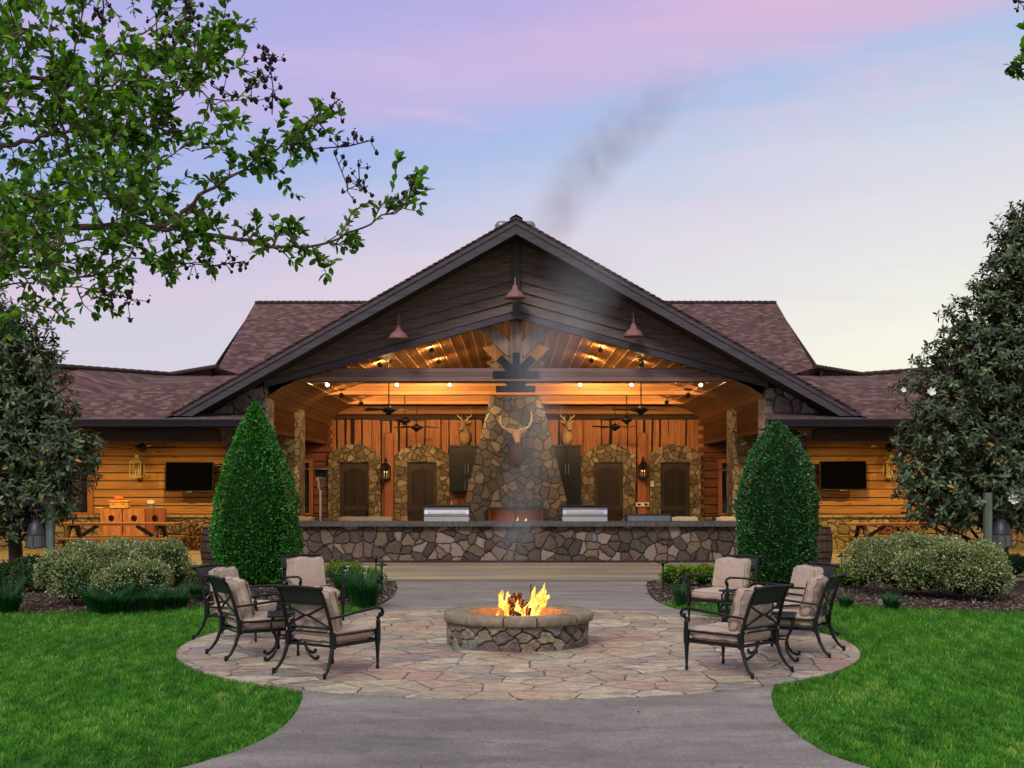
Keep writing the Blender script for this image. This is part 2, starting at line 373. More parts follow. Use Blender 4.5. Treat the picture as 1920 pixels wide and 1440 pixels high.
def patio_mat():
    m, t, b = mat('flagstone', (.3, .25, .22), .5, 0, .5)
    o = t.n('ShaderNodeTexCoord').outputs['Object']
    wv = t.noise(o, .8, 3, .5, 0, 1)
    wv = t.n('ShaderNodeVectorMath', operation='SCALE', ins={0: wv, 'Scale': .45}).outputs[0]
    vec = t.n('ShaderNodeVectorMath', operation='ADD', ins={0: o, 1: wv}).outputs[0]
    v1 = t.n('ShaderNodeTexVoronoi', voronoi_dimensions='2D', ins={'Vector': vec, 'Scale': 2.15, 'Randomness': .9})
    v2 = t.n('ShaderNodeTexVoronoi', voronoi_dimensions='2D', feature='DISTANCE_TO_EDGE', ins={'Vector': vec, 'Scale': 2.15, 'Randomness': .9}).outputs['Distance']
    cr = t.sep(v1.outputs['Color'])
    col = t.ramp(cr[0], [(0, (.42, .35, .28)), (.16, (.52, .37, .29)), (.3, (.32, .29, .27)), (.44, (.6, .5, .38)), (.58, (.42, .28, .23)), (.7, (.64, .55, .43)), (.85, (.27, .26, .26))], 'CONSTANT')
    st = t.noise(t.mapv(o, (.8, 2.2, 1)), 2.6, 6, .7)
    col = t.mix(t.ramp(st, [(.36, .85), (.52, 0)]), col, (.1, .088, .09))
    n2 = t.noise(o, .55, 3, .55)
    col = t.mix(t.ramp(n2, [(.45, 0), (.6, .65)]), col, (.55, .46, .3))
    n3 = t.noise(t.mapv(o, (1, 1, 1), (7, 3, 0)), .9, 3, .5)
    col = t.mix(t.ramp(n3, [(.5, 0), (.62, .6)]), col, (.42, .22, .17))
    n5 = t.noise(o, 11, 7, .8)
    col = t.mix(t.ramp(n5, [(.38, .6), (.52, 0)]), col, (.16, .13, .12))
    vn = t.math('ABSOLUTE', t.math('SUBTRACT', t.noise(t.mapv(o, (1, 1.5, 1), (4, 4, 4)), 4.5, 6, .7), .5))
    col = t.mix(t.ramp(vn, [(0, .6), (.035, 0)]), col, (.1, .085, .085))
    col = t.mix(t.ramp(n5, [(.58, 0), (.7, .35)]), col, (.62, .55, .47))
    ed = t.ramp(v2, [(0, 1), (.012, 1), (.03, 0)])
    brk = t.ramp(t.noise(o, 3.3, 3, .5), [(.3, .35), (.55, 1)])
    col = t.mix(t.math('MULTIPLY', ed, brk), col, (.035, .03, .028))
    lk(t, col, b.inputs['Base Color'])
    lk(t, t.ramp(st, [(.3, .62), (.7, .36)]), b.inputs['Roughness'])
    h = t.math('ADD', t.ramp(v2, [(0, 0), (.04, 1)]), t.math('MULTIPLY', n5, .5)); h = t.math('ADD', h, st)
    bump(t, b, h, .6, .015)
    return m
M['patio'] = patio_mat()
def concrete():
    m, t, b = mat('concrete', (.3, .27, .28), .75, 0, .35)
    o = t.n('ShaderNodeTexCoord').outputs['Object']
    n1 = t.noise(t.mapv(o, (.5, 1.6, 1), (0, 0, 0), (0, 0, .25)), .9, 7, .68, .6); n2 = t.noise(o, 38, 5, .8)
    col = t.ramp(n1, [(.3, (.16, .138, .132)), (.46, (.23, .205, .2)), (.56, (.29, .26, .252)), (.72, (.43, .39, .375))])
    col = t.mix(t.ramp(n2, [(.4, .6), (.56, 0)]), col, (.1, .09, .09)); col = t.mix(t.ramp(n2, [(.55, 0), (.7, .4)]), col, (.45, .42, .41))
    sp_ = t.noise(t.mapv(o, (1, 1, 1), (9, 2, 0)), 2.6, 8, .75); col = t.mix(t.ramp(sp_, [(.36, .55), (.5, 0)]), col, (.12, .108, .108))
    lk(t, col, b.inputs['Base Color']); bump(t, b, t.math('ADD', n2, t.noise(o, 9, 4)), .3, .006); return m
M['concrete'] = concrete()
def soil(name, c1, c2, sc_=20):
    m, t, b = mat(name, c1, .95, 0, .1)
    o = t.n('ShaderNodeTexCoord').outputs['Object']; n = t.noise(o, sc_, 5, .7)
    lk(t, t.ramp(n, [(.3, c1), (.7, c2)]), b.inputs['Base Color']); bump(t, b, n, .8, .03); return m
M['mulch'] = soil('mulch_soil', (.02, .013, .012), (.1, .07, .06), 26)
M['lawnsoil'] = soil('lawn_soil', (.02, .07, .01), (.05, .13, .018), 12)
M['chips'] = leafmat('mulch_chips', [(0, (.03, .018, .015)), (.5, (.1, .068, .058)), (.85, (.2, .15, .13)), (1, (.3, .25, .23))], .9, 0)
def grassmat(name, c0, c1, c2, c3):
    m = leafmat(name, [(0, c0), (.45, c1), (.8, c2), (1, c3)], .5, .3, nscale=.6, spec=.3); return m
M['grass'] = grassmat('grass_blade', (.022, .105, .007), (.05, .215, .011), (.11, .36, .022), (.4, .44, .14))
M['liriope'] = grassmat('tuft_blade', (.008, .05, .018), (.015, .08, .026), (.03, .13, .04), (.06, .2, .06))
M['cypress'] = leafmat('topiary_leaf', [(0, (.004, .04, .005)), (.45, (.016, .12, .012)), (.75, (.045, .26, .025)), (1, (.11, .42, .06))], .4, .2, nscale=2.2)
M['cypress2'] = leafmat('topiary_leaf_cool', [(0, (.004, .03, .008)), (.45, (.014, .08, .018)), (.75, (.04, .17, .035)), (1, (.1, .29, .09))], .4, .2, nscale=2.2)
M['core'] = simple('blocking_core', (.012, .03, .01), .95, 0, .3, 12, .6, .05)  # dark solid hull inside the shrubs, put in to block light
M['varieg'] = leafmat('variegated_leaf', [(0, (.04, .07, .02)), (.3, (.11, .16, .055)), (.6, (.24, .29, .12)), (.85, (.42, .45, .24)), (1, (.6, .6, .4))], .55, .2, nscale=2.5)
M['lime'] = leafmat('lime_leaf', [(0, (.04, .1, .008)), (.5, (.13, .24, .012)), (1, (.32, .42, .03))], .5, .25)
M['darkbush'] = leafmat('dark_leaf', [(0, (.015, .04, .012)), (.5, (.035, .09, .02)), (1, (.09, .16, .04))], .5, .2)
M['magnolia'] = leafmat('magnolia_leaf', [(0, (.015, .028, .014)), (.4, (.042, .072, .034)), (.75, (.11, .15, .08)), (.93, (.1, .14, .04)), (.97, (.38, .26, .04)), (1, (.42, .18, .05))], .42, .08, under=(.12, .09, .05), spec=.4)
M['myrtle'] = leafmat('myrtle_leaf', [(0, (.02, .065, .006)), (.5, (.062, .175, .012)), (.85, (.14, .32, .02)), (1, (.26, .46, .05))], .5, .5)
M['bark'] = simple('bark', (.12, .07, .055), .85, 0, .35, 14, .6, .2)
M['barkd'] = simple('magnolia_bark', (.05, .035, .03), .9, 0, .35, 14, .6, .2)
M['pod'] = simple('seed_pod', (.025, .012, .014), .8, 0, .3, 30, .3, .2)
M['petal'] = simple('white_petal', (.8, .78, .72), .5, 0, .05, 5, .05)
M['lilac'] = simple('lilac_petal', (.62, .55, .7), .5, 0, .05, 5, .05)

# ------------------------------------------------------------------ ground
PC = (.05, 15.75); PR = 4.27
def sheet(name, poly, z, mat_, thick=.05):
    mb = MB(); n = len(poly)
    mb.add([(x, y, z) for x, y in poly]+[(x, y, z-thick) for x, y in poly], [list(range(n))]+[[i, n+i, n+(i+1) % n, (i+1) % n] for i in range(n)])
    return struct(name, mb, mat_)
def crv(pts, n=6):
    """Catmull-Rom through 2-D points"""
    out = []
    for i in range(len(pts)-1):
        p0, p1, p2, p3 = pts[max(i-1, 0)], pts[i], pts[i+1], pts[min(i+2, len(pts)-1)]
        for k in range(n):
            t = k/n
            out.append(tuple(.5*((2*b)+(c-a)*t+(2*a-5*b+4*c-d)*t*t+(-a+3*b-3*c+d)*t**3) for a, b, c, d in zip(p0, p1, p2, p3)))
    out.append(tuple(pts[-1])); return out
sheet('ground', [(-300, -60), (300, -60), (300, 400), (-300, 400)], 0, M['lawnsoil'])
pl = crv([(-5.2, 5.6), (-4.0, 6.7), (-2.95, 7.9), (-2.32, 8.84), (-2.03, 9.6), (-1.94, 10.4), (-1.99, 11.3), (-2.1, 12.0), (-2.3, 12.6)])
pr = crv([(5.4, 5.6), (4.1, 6.7), (3.1, 7.9), (2.5, 8.84), (2.33, 9.5), (2.32, 10.6), (2.48, 11.7), (2.66, 12.4), (2.8, 12.9)])
sheet('path', pl+[(0, 13.2)]+pr[::-1]+[(5.4, -4), (-5.2, -4)], .03, M['concrete'])
al = crv([(-2.75, 19.3), (-2.42, 19.9), (-2.26, 20.9), (-2.22, 22.4), (-2.33, 24.2), (-2.54, 25.9)])
ar = crv([(3.1, 19.1), (2.66, 20.1), (2.5, 21.5), (2.56, 23.2), (2.68, 24.5), (2.83, 25.9)])
sheet('path', al+ar[::-1]+[(0, 18.5)], .03, M['concrete'])
circ = [(PC[0]+PR*math.cos(2*math.pi*k/120), PC[1]+PR*math.sin(2*math.pi*k/120)) for k in range(120)]
sheet('patio', circ, .037, M['patio'])
nl = crv([(-13, 18.7), (-8.2, 19.45), (-7.4, 19.6), (-5.7, 20.2), (-5.0, 20.9), (-4.2, 21.2), (-3.4, 21.0), (-2.8, 20.75), (-2.3, 20.9)])
nr = crv([(13, 18.7), (8.2, 19.6), (6.6, 20.3), (5.5, 21.0), (4.6, 21.3), (3.7, 21.0), (3.1, 20.9), (2.55, 21.2)])
bl = nl+[p for p in al if p[1] > 20.95]+[(-13, 25.9)]
br_ = nr+[p for p in ar if p[1] > 21.3]+[(13, 25.9)]
def bed(poly):
    o = sheet('mulch_bed', poly, .025, M['mulch']); return o
bed(bl); bed(br_)
DK = MB(); DK.box((-24, 25.9, -.1), (24, 43, .045)); struct('deck', DK, M['deck'])
eb = MB(); eb.box((-24, 25.86, -.1), (24, 25.897, .03)); struct('deck_edge', eb, M['bark_edge'])

def inside(P, poly):
    x, y = P[:, 0], P[:, 1]; r = np.zeros(len(P), bool); n = len(poly)
    for i in range(n):
        x0, y0 = poly[i]; x1, y1 = poly[(i+1) % n]
        c = ((y0 > y) != (y1 > y)) & (x < (x1-x0)*(y-y0)/(y1-y0+1e-12)+x0)
        r ^= c
    return r
near_poly = pl+[(0, 13.2)]+pr[::-1]+[(5.4, -4), (-5.2, -4)]
apron = al+ar[::-1]+[(0, 18.5)]
def lawn_ok(P, pad=0.0):
    d = np.hypot(P[:, 0]-PC[0], P[:, 1]-PC[1])
    return (d > PR+.01-pad) & ~inside(P, near_poly) & ~inside(P, apron) & ~inside(P, bl) & ~inside(P, br_) & (P[:, 1] < 21.6)
# ------------------------------------------------------------------ blades
def blades(P, h, wd, lean, seed, z0=0.0, rnd=None, az=None):
    """P (n,2 or 3) roots; 5-vertex bent blades as one mesh: quad+tri built as 2 quads (second degenerate-free)"""
    g = np.random.default_rng(seed); n = len(P)
    az = g.uniform(0, 2*np.pi, n) if az is None else az
    ln = lean*g.uniform(.3, 1.3, n); H = h*g.uniform(.6, 1.25, n)
    dx, dy = np.cos(az), np.sin(az); fx, fy = np.cos(az+np.pi/2+g.normal(0, .5, n)), np.sin(az+np.pi/2+g.normal(0, .5, n))
    Z = np.full(n, z0) if P.shape[1] == 2 else P[:, 2]
    hw = wd*.5*g.uniform(.7, 1.3, n)
    def pt(t, s):
        off = ln*H*t*t
        return np.stack([P[:, 0]+dx*off+fx*hw*s*(1-.25*t), P[:, 1]+dy*off+fy*hw*s*(1-.25*t), Z+H*t*np.sqrt(np.maximum(.15, 1-(ln*t)**2*.45))], 1)
    V = np.stack([pt(0, -1), pt(0, 1), pt(.55, .9), pt(.55, -.9), pt(1, .12), pt(1, -.12)], 1).reshape(-1, 3)
    b = np.arange(n)[:, None]*6
    F = np.concatenate([b+np.array([0, 1, 2, 3]), b+np.array([3, 2, 4, 5])], 0)
    r = g.uniform(0, 1, n) if rnd is None else rnd
    return V, F, np.repeat(r, 6)
def lawn():
    cand = []
    for y0, y1, dens in ((8.0, 10.5, 7600), (10.5, 14, 5200), (14, 17.5, 3300), (17.5, 21.6, 2100)):
        for s in (-1, 1):
            xm = .43*y1+1.6; n = int((y1-y0)*(xm-1.5)*dens)
            P = np.stack([s*rng.uniform(1.5, xm, n), rng.uniform(y0, y1, n)], 1); cand.append(P)
    P = np.concatenate(cand); P = P[lawn_ok(P, .015)]
    n = len(P)
    gq = np.random.default_rng(17); clump = np.zeros(n); big = np.zeros(n)
    for k in range(26):
        a = gq.uniform(0, 6.283); wl = gq.uniform(.12, .45); clump += np.sin((P[:, 0]*np.cos(a)+P[:, 1]*np.sin(a))*6.283/wl+gq.uniform(0, 6))/5
    for k in range(12):
        a = gq.uniform(0, 6.283); wl = gq.uniform(.9, 3.2); big += np.sin((P[:, 0]*np.cos(a)+P[:, 1]*np.sin(a))*6.283/wl+gq.uniform(0, 6))/3.4
    clump = np.clip(.5+.5*clump, -.2, 1.2)
    r = np.clip(rng.normal(.4, .17, n)+.4*(clump-.5)+.08*big, 0, .97)
    dry = rng.uniform(0, 1, n) < np.clip(.02+.07*np.clip(big-.4, 0, 1)+.05*(clump > 1.05), 0, 1); r[dry] = 1
    V, F, rr = blades(P, 1.0, .0052, .9, 3, .0, r)
    # heights: rebuild with per-blade height
    h = np.repeat(.034+.03*clump+rng.normal(0, .008, n), 6)
    V = V.reshape(-1, 6, 3); base = np.concatenate([P, np.zeros((n, 1))], 1)[:, None, :]
    dv = V-base; hh = h.reshape(-1, 6, 1); wpart = np.where(np.arange(6)[None, :, None] < 2, 1.0, hh); V = base+dv*wpart
    V[:, 2:4, :2] = base[:, :, :2]+dv[:, 2:4, :2]*hh[:, 2:4]; 
    # keep width
    perp = (V[:, 1, :2]-V[:, 0, :2])*.5
    V[:, 2, :2] += perp*.9; V[:, 3, :2] -= perp*.9; V[:, 4, :2] += perp*.2; V[:, 5, :2] -= perp*.2
    o = npmesh('grass', V.reshape(-1, 3), F, M['grass'], attrs={'rnd': rr}); tag(o, 'short mown green lawn grass on both sides of the patio', 'grass', kind='stuff')
lawn()
# ------------------------------------------------------------------ leaves
def leaf_mesh(P, D, Nn, Ln, Wd, fold=.25, shape='oval', droop=.15):
    """P roots, D directions, Nn normals (n,3); Ln, Wd arrays"""
    n = len(P)
    D = D/np.linalg.norm(D, axis=1, keepdims=True)
    S = np.cross(D, Nn); S /= (np.linalg.norm(S, axis=1, keepdims=True)+1e-9); Nn = np.cross(S, D)
    L_, W_ = Ln[:, None], Wd[:, None]
    st = ((.14, .62), (.5, 1.0), (.84, .62)) if shape == 'ob' else ((.2, .75), (.5, 1.0), (.8, .62))
    pts = [P]+[P+D*L_*a+S*W_*.5*b_+Nn*W_*fold*.5*b_-Nn*L_*droop*a*a for a, b_ in st]+[P+D*L_-Nn*L_*droop]+[P+D*L_*a-S*W_*.5*b_+Nn*W_*fold*.5*b_-Nn*L_*droop*a*a for a, b_ in st[::-1]]
    V = np.stack(pts, 1).reshape(-1, 3); b = np.arange(n)[:, None]*8
    F = np.concatenate([b+np.array([0, 1, 2, 6]), b+np.array([0, 6, 7, 7]), b+np.array([2, 3, 5, 6]), b+np.array([3, 4, 5, 5])], 0)
    F = np.concatenate([b+np.array([0, 1, 6, 7]), b+np.array([1, 2, 5, 6]), b+np.array([2, 3, 4, 5])], 0)
    return V, F
def quadleaf(P, D, Nn, Ln, Wd, fold=.2):
    n = len(P); D = D/(np.linalg.norm(D, axis=1, keepdims=True)+1e-9)
    S = np.cross(D, Nn); S /= (np.linalg.norm(S, axis=1, keepdims=True)+1e-9)
    L_, W_ = Ln[:, None], Wd[:, None]
    V = np.stack([P, P+D*L_*.5+S*W_*.5, P+D*L_, P+D*L_*.5-S*W_*.5], 1).reshape(-1, 3)
    F = np.arange(n)[:, None]*4+np.array([0, 1, 2, 3])
    return V, F
def rdir(g, n): 
    v = g.normal(0, 1, (n, 3)); return v/np.linalg.norm(v, axis=1, keepdims=True)

def topiary(x, y, h, rmax, mat_, seed, label, e1=1.75, e2=1.0):
    g = np.random.default_rng(seed)
    t = thing('topiary_shrub', label, 'topiary', (x, y, 0), group='clipped cone shrubs flanking the patio')
    def rad(zf): # radius profile, blunt bullet
        zf = np.clip(zf, 0, 1)
        return rmax*np.where(zf < .3, .84+.16*np.sin(zf/.3*np.pi/2), np.power(np.clip(1-((zf-.3)/.7)**e1, 0, 1), e2))
    lump = [(g.uniform(0, 2*np.pi), g.uniform(.05, .95), g.uniform(-.04, .05)) for _ in range(170)]
    def rr(a, zf):
        r = rad(zf)
        for la, lz, s in lump:
            da = (a-la+np.pi) % (2*np.pi)-np.pi
            r = r+s*np.exp(-((da/.26)**2+((zf-lz)/.04)**2))
        return r
    n = 30000; zf = 1-np.sqrt(g.uniform(0, 1, n))*1.0; zf = np.clip(g.beta(1.0, 1.35, n), 0, .995); a = g.uniform(0, 2*np.pi, n)
    depth = g.exponential(.035, n)
    r = np.maximum(rr(a, zf)-depth+.02+g.exponential(.012, n), .01)
    P = np.stack([r*np.cos(a), r*np.sin(a), .1+zf*(h-.1)], 1)
    out = np.stack([np.cos(a), np.sin(a), .55+0*a], 1)
    D = out+rdir(g, n)*.9; Nn = rdir(g, n)+out*.6
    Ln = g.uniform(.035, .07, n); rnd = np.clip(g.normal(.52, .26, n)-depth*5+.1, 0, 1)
    sp = []; 
    for i in g.integers(0, n, 420):
        dd = out[i]+g.normal(0, .35, 3); dd /= np.linalg.norm(dd); sp.append(P[i]+np.linspace(0, 1, 9)[:, None]*dd*g.uniform(.04, .11)+g.normal(0, .006, (9, 3)))
    sp = np.concatenate(sp); m = len(sp); P = np.concatenate([P, sp]); D = np.concatenate([D, rdir(g, m)+np.array([0, 0, .6])]); Nn = np.concatenate([Nn, rdir(g, m)]); Ln = np.concatenate([Ln, g.uniform(.03, .055, m)]); rnd = np.concatenate([rnd, np.clip(g.normal(.72, .2, m), 0, 1)])
    V, F = quadleaf(P, D, Nn, Ln, Ln*.5)
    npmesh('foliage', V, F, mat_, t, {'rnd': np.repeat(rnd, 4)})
    mb = MB(); mb.lathe([(max(.01, float(rad(np.array(z)))-.13), .12+z*(h-.3)) for z in np.linspace(0, 1, 14)], 20); mb.build('blocking_core', M['core'], t)
    tr = MB(); tr.tube([(0, 0, 0), (0, 0, .5)], [.07, .06]); tr.build('trunk', M['barkd'], t)
p = at(479, 1098, 25); q = at(1457, 1098, 25.2)
topiary(p.x, 25.0, 3.76, .83, M['cypress'], 11, 'tall bright green clipped cone shrub, left of the stone counter')
topiary(q.x, 25.2, 3.38, .775, M['cypress2'], 12, 'shorter dark bluish green clipped cone shrub, right of the stone counter', 2.6, .8)

def bush(name, x, y, rx, ry, h, mat_, seed, label, group, n=9000, leaf=(.02, .045), cat='shrub', spiky=.0, lobes=7, wid=.6):
    g = np.random.default_rng(seed); t = thing(name, label, cat, (x, y, 0), group=group)
    cs = [(g.uniform(-.72, .72)*rx, g.uniform(-.55, .55)*ry, g.uniform(.36, .72)*h, g.uniform(.3, .52)) for _ in range(lobes*2)]+[(0, 0, .45*h, .72)]
    Ps, Os, dd = [], [], []
    m = n//len(cs)
    for cx, cy, cz, s in cs:
        o = rdir(g, m); o[:, 2] = np.where(o[:, 2] < -.55, -o[:, 2], o[:, 2])
        dep = g.exponential(.05, m); k = 1-dep+spiky*g.exponential(.35, m)
        sx_, sy_, sz_ = rx*s, ry*s, min((h-cz)*1.15, cz, h*s*.8)
        Ps.append(np.stack([cx+o[:, 0]*sx_*k, cy+o[:, 1]*sy_*k, cz+o[:, 2]*sz_*k], 1)); Os.append(o); dd.append(dep)
    P = np.concatenate(Ps); O = np.concatenate(Os); dep = np.concatenate(dd); keep = P[:, 2] > .03; P, O, dep = P[keep], O[keep], dep[keep]
    # twig sprigs sticking out
    ns = int(60*(1+3*spiky)); extra = []
    for _ in range(ns):
        i = g.integers(len(P)); d = O[i]+np.array([0, 0, .9])+g.normal(0, .3, 3); d /= np.linalg.norm(d); ln = g.uniform(.05, .17)*h
        k = 9; extra.append(P[i]+np.linspace(0, 1, k)[:, None]*d*ln+g.normal(0, .008, (k, 3)))
    E = np.concatenate(extra); P = np.concatenate([P, E]); O = np.concatenate([O, np.tile([0, 0, 1.], (len(E), 1))]); dep = np.concatenate([dep, np.zeros(len(E))])
    m = len(P); D = O+rdir(g, m)*1.1+np.array([0, 0, .35]); Nn = rdir(g, m)+O*.5
    Ln = g.uniform(leaf[0], leaf[1], m); V, F = quadleaf(P, D, Nn, Ln, Ln*wid)
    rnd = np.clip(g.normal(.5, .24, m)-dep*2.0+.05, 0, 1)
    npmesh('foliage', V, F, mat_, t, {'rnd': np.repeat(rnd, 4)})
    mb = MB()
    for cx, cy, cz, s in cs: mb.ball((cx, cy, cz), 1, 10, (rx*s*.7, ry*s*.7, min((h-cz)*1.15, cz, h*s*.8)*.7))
    mb.build('blocking_core', M['core'], t)  # added core that keeps light from passing through the leaves
    return t
gv = 'variegated cream green shrubs in the mulch beds'
def bpx(px, py): return gd(px, py)
for i, (px_, py_, rx_, h_, lb) in enumerate([
    (160, 1140, .8, 1.1, 'pale variegated shrub below the hanging lantern post, leftmost of its row'),
    (258, 1128, .62, 1.02, 'pale variegated shrub at the right end of the left hedge row'),
    (215, 1144, .62, .72, 'low pale variegated shrub at the front of the left hedge row'),
    (1705, 1122, .78, 1.08, 'pale variegated shrub nearest the right cone shrub'),
    (1785, 1126, .85, 1.04, 'pale variegated shrub in the middle of the right hedge row'),
    (1855, 1132, .72, .98, 'pale variegated shrub below the right magnolia tree')]):
    x, y = bpx(px_, py_); bush('variegated_shrub', x, y+.55, rx_*1.1, .8, h_*1.02, M['varieg'], 20+i, lb, gv, 32000, (.028, .055), spiky=.12)
for i, (px_, py_, rx_, h_, lb) in enumerate([
    (345, 1100, .38, .42, 'small lime green shrub beside the left variegated hedge'),
    (388, 1098, .3, .4, 'small lime green shrub behind the leftmost patio chairs'),
    (645, 1096, .42, .42, 'small lime green shrub behind the big grass tuft left of the path'),
    (692, 1099, .3, .34, 'small lime green shrub at the foot of the two left path lights'),
    (1278, 1104, .42, .45, 'small lime green shrub beside the path light right of the path'),
    (1322, 1102, .36, .42, 'small lime green shrub behind the back right patio chair'),
    (1382, 1104, .3, .36, 'small lime green shrub at the foot of the right cone shrub'),
    (1592, 1106, .42, .5, 'small lime green shrub between the right cone shrub and the variegated hedge')]):
    x, y = bpx(px_, py_); bush('lime_shrub', x, y+.2, rx_, rx_, h_, M['lime'], 40+i, lb, 'small lime green shrubs', 2600, (.03, .055), lobes=4)
for i, (px_, py_, rx_, h_, lb) in enumerate([
    (22, 1108, .5, .62, 'dark green shrub at the left edge of the picture'),
    (75, 1112, .4, .5, 'dark green shrub left of the variegated hedge'),
    (1895, 1085, .6, .5, 'dark green shrub at the right edge of the picture')]):
    x, y = bpx(px_, py_); bush('dark_shrub', x, y, rx_, .5, h_, M['darkbush'], 60+i, lb, 'dark shrubs in the beds', 4500, (.03, .055), lobes=4, spiky=.2)
def tuft(x, y, h, r, n, seed, label):
    g = np.random.default_rng(seed); a = g.uniform(0, 2*np.pi, n); q = np.sqrt(g.uniform(0, 1, n))*r*.55
    P = np.stack([q*np.cos(a), q*np.sin(a)], 1)
    V, F, rr = blades(P, h, .011, 1.0, seed, 0, np.clip(g.normal(.5, .25, n), 0, 1), a+g.normal(0, .5, n))
    # spread outward
    o = npmesh('grass_tuft', V, F, M['liriope'], attrs={'rnd': rr}); o.location = (x, y, .02)
    o.scale = (r/(.55*r+h*.75), r/(.55*r+h*.75), 1)
    tag(o, label, 'grass tuft', 'dark green ornamental grass tufts')
for i, (px_, py_, r_, h_, lb) in enumerate([
    (12, 1150, .45, .5, 'dark grass tuft cut by the left edge of the picture'),
    (205, 1150, .62, .46, 'widest dark grass tuft in front of the left variegated hedge'),
    (285, 1146, .42, .4, 'dark grass tuft right of the widest one in the left bed'),
    (332, 1142, .36, .36, 'dark grass tuft in the left bed, halfway to the chairs'),
    (378, 1128, .34, .34, 'dark grass tuft left of the leftmost patio chairs'),
    (682, 1140, .5, .62, 'tall dark grass tuft beside the concrete apron, left of the path'),
    (650, 1128, .4, .58, 'tall dark grass tuft behind the back left patio chair'),
    (1276, 1138, .24, .42, 'thin dark grass tuft beside the concrete apron, right of the path'),
    (1352, 1130, .3, .3, 'dark grass tuft behind the back right patio chair'),
    (1585, 1140, .2, .22, 'small dark grass tuft in the right bed near the chairs'),
    (1672, 1144, .24, .26, 'small dark grass tuft below the right variegated hedge')]):
    x, y = bpx(px_, py_); tuft(x, y, h_, r_, int(900*r_/.4), 80+i, lb)
# mulch chips
def chips():
    g = np.random.default_rng(5); n = 26000
    P = np.stack([g.uniform(2.2, 9.5, n)*g.choice([-1, 1], n), g.uniform(19.2, 25.8, n)], 1)
    P = P[inside(P, bl) | inside(P, br_)]; n = len(P)
    P3 = np.concatenate([P, np.full((n, 1), .03)+g.uniform(0, .02, (n, 1))], 1)
    D = rdir(g, n); D[:, 2] *= .35; Nn = rdir(g, n)*.6+np.array([0, 0, 1.]); Ln = g.uniform(.03, .09, n)
    V, F = quadleaf(P3, D, Nn, Ln, Ln*.45)
    o = npmesh('mulch_chips', V, F, M['chips'], attrs={'rnd': np.repeat(g.uniform(0, 1, n), 4)}); tag(o, 'brown bark mulch chips covering the planting beds', 'mulch', kind='stuff')
chips()

# ------------------------------------------------------------------ the lodge (one building, many parts)
CX = .05; LOC = Vector((CX, 36, 0))
lodge = thing('lodge', 'wide timber and stone lodge with an open gabled porch over a stone bar', 'lodge', LOC)
def part(name, mb, m, parent=None):
    o = mb.build(name, M[m] if isinstance(m, str) else m, parent or lodge)
    if parent is None or parent is lodge: o.location = (0, -36, 0)      # meshes are in world coordinates, x measured from the axis
    return o
def holder(name, parent=lodge):
    o = bpy.data.objects.new(name, None); COL.objects.link(o); o.parent = parent
    if parent is lodge: o.location = (0, -36, 0)
    return o
U_ = lambda a, b: (tuple(a), tuple(b))
sl = math.atan(.568)
RZ = lambda x: 8.62-.568*abs(x)
# main gable roof
rf = MB()
for s in (-1, 1):
    v = (-s*math.cos(sl), 0, math.sin(sl)); u = (0, 1, 0)
    q = [(0, 29.96, 8.64), (s*8.52, 29.96, 8.64-.568*8.52), (s*1.2, 39.12, 8.64-.568*1.2), (0, 40.7, 8.64)]
    rf.add(q, [[0, 1, 2, 3] if s > 0 else [3, 2, 1, 0]], uv=U_(u, v))
    q2 = [(x, y, z+.05) for x, y, z in q]
    rf.add(q2, [[0, 1, 2, 3] if s > 0 else [3, 2, 1, 0]], uv=U_(u, v))
    rf.add([q[0], q[1], q2[1], q2[0]], [[0, 1, 2, 3]], uv=U_((1, 0, 0), (0, 0, 1)))
    # stepped shingle edge along the rake
    for k in range(62):
        x0 = k*.1375; x1 = x0+.1375
        rf.add([(s*x0, 29.93, RZ(x0)+.075), (s*x1, 29.93, RZ(x1)+.095), (s*x1, 30.25, RZ(x1)+.095), (s*x0, 30.25, RZ(x0)+.075)], [[0, 1, 2, 3] if s > 0 else [3, 2, 1, 0]], uv=U_(u, v))
        rf.add([(s*x1, 29.93, RZ(x1)+.095), (s*x1, 29.93, RZ(x1)+.07), (s*x0, 29.93, RZ(x0)+.045), (s*x0, 29.93, RZ(x0)+.075)], [[0, 1, 2, 3]], uv=U_((1, 0, 0), (0, 0, 1)))
part('gable_roof', rf, 'shingle')
# ridge cap
rc = MB()
for k in range(48):
    y = 29.94+k*.22; z = 8.735+.008
    for s in (-1, 1): rc.quad((0, y, z+.02), (s*.16, y, z+.02-.091), (s*.16, y+.23, z-.091), (0, y+.23, z), uv=U_((1, 0, 0), (0, .3, 0)))
part('ridge_cap', rc, 'shingle')
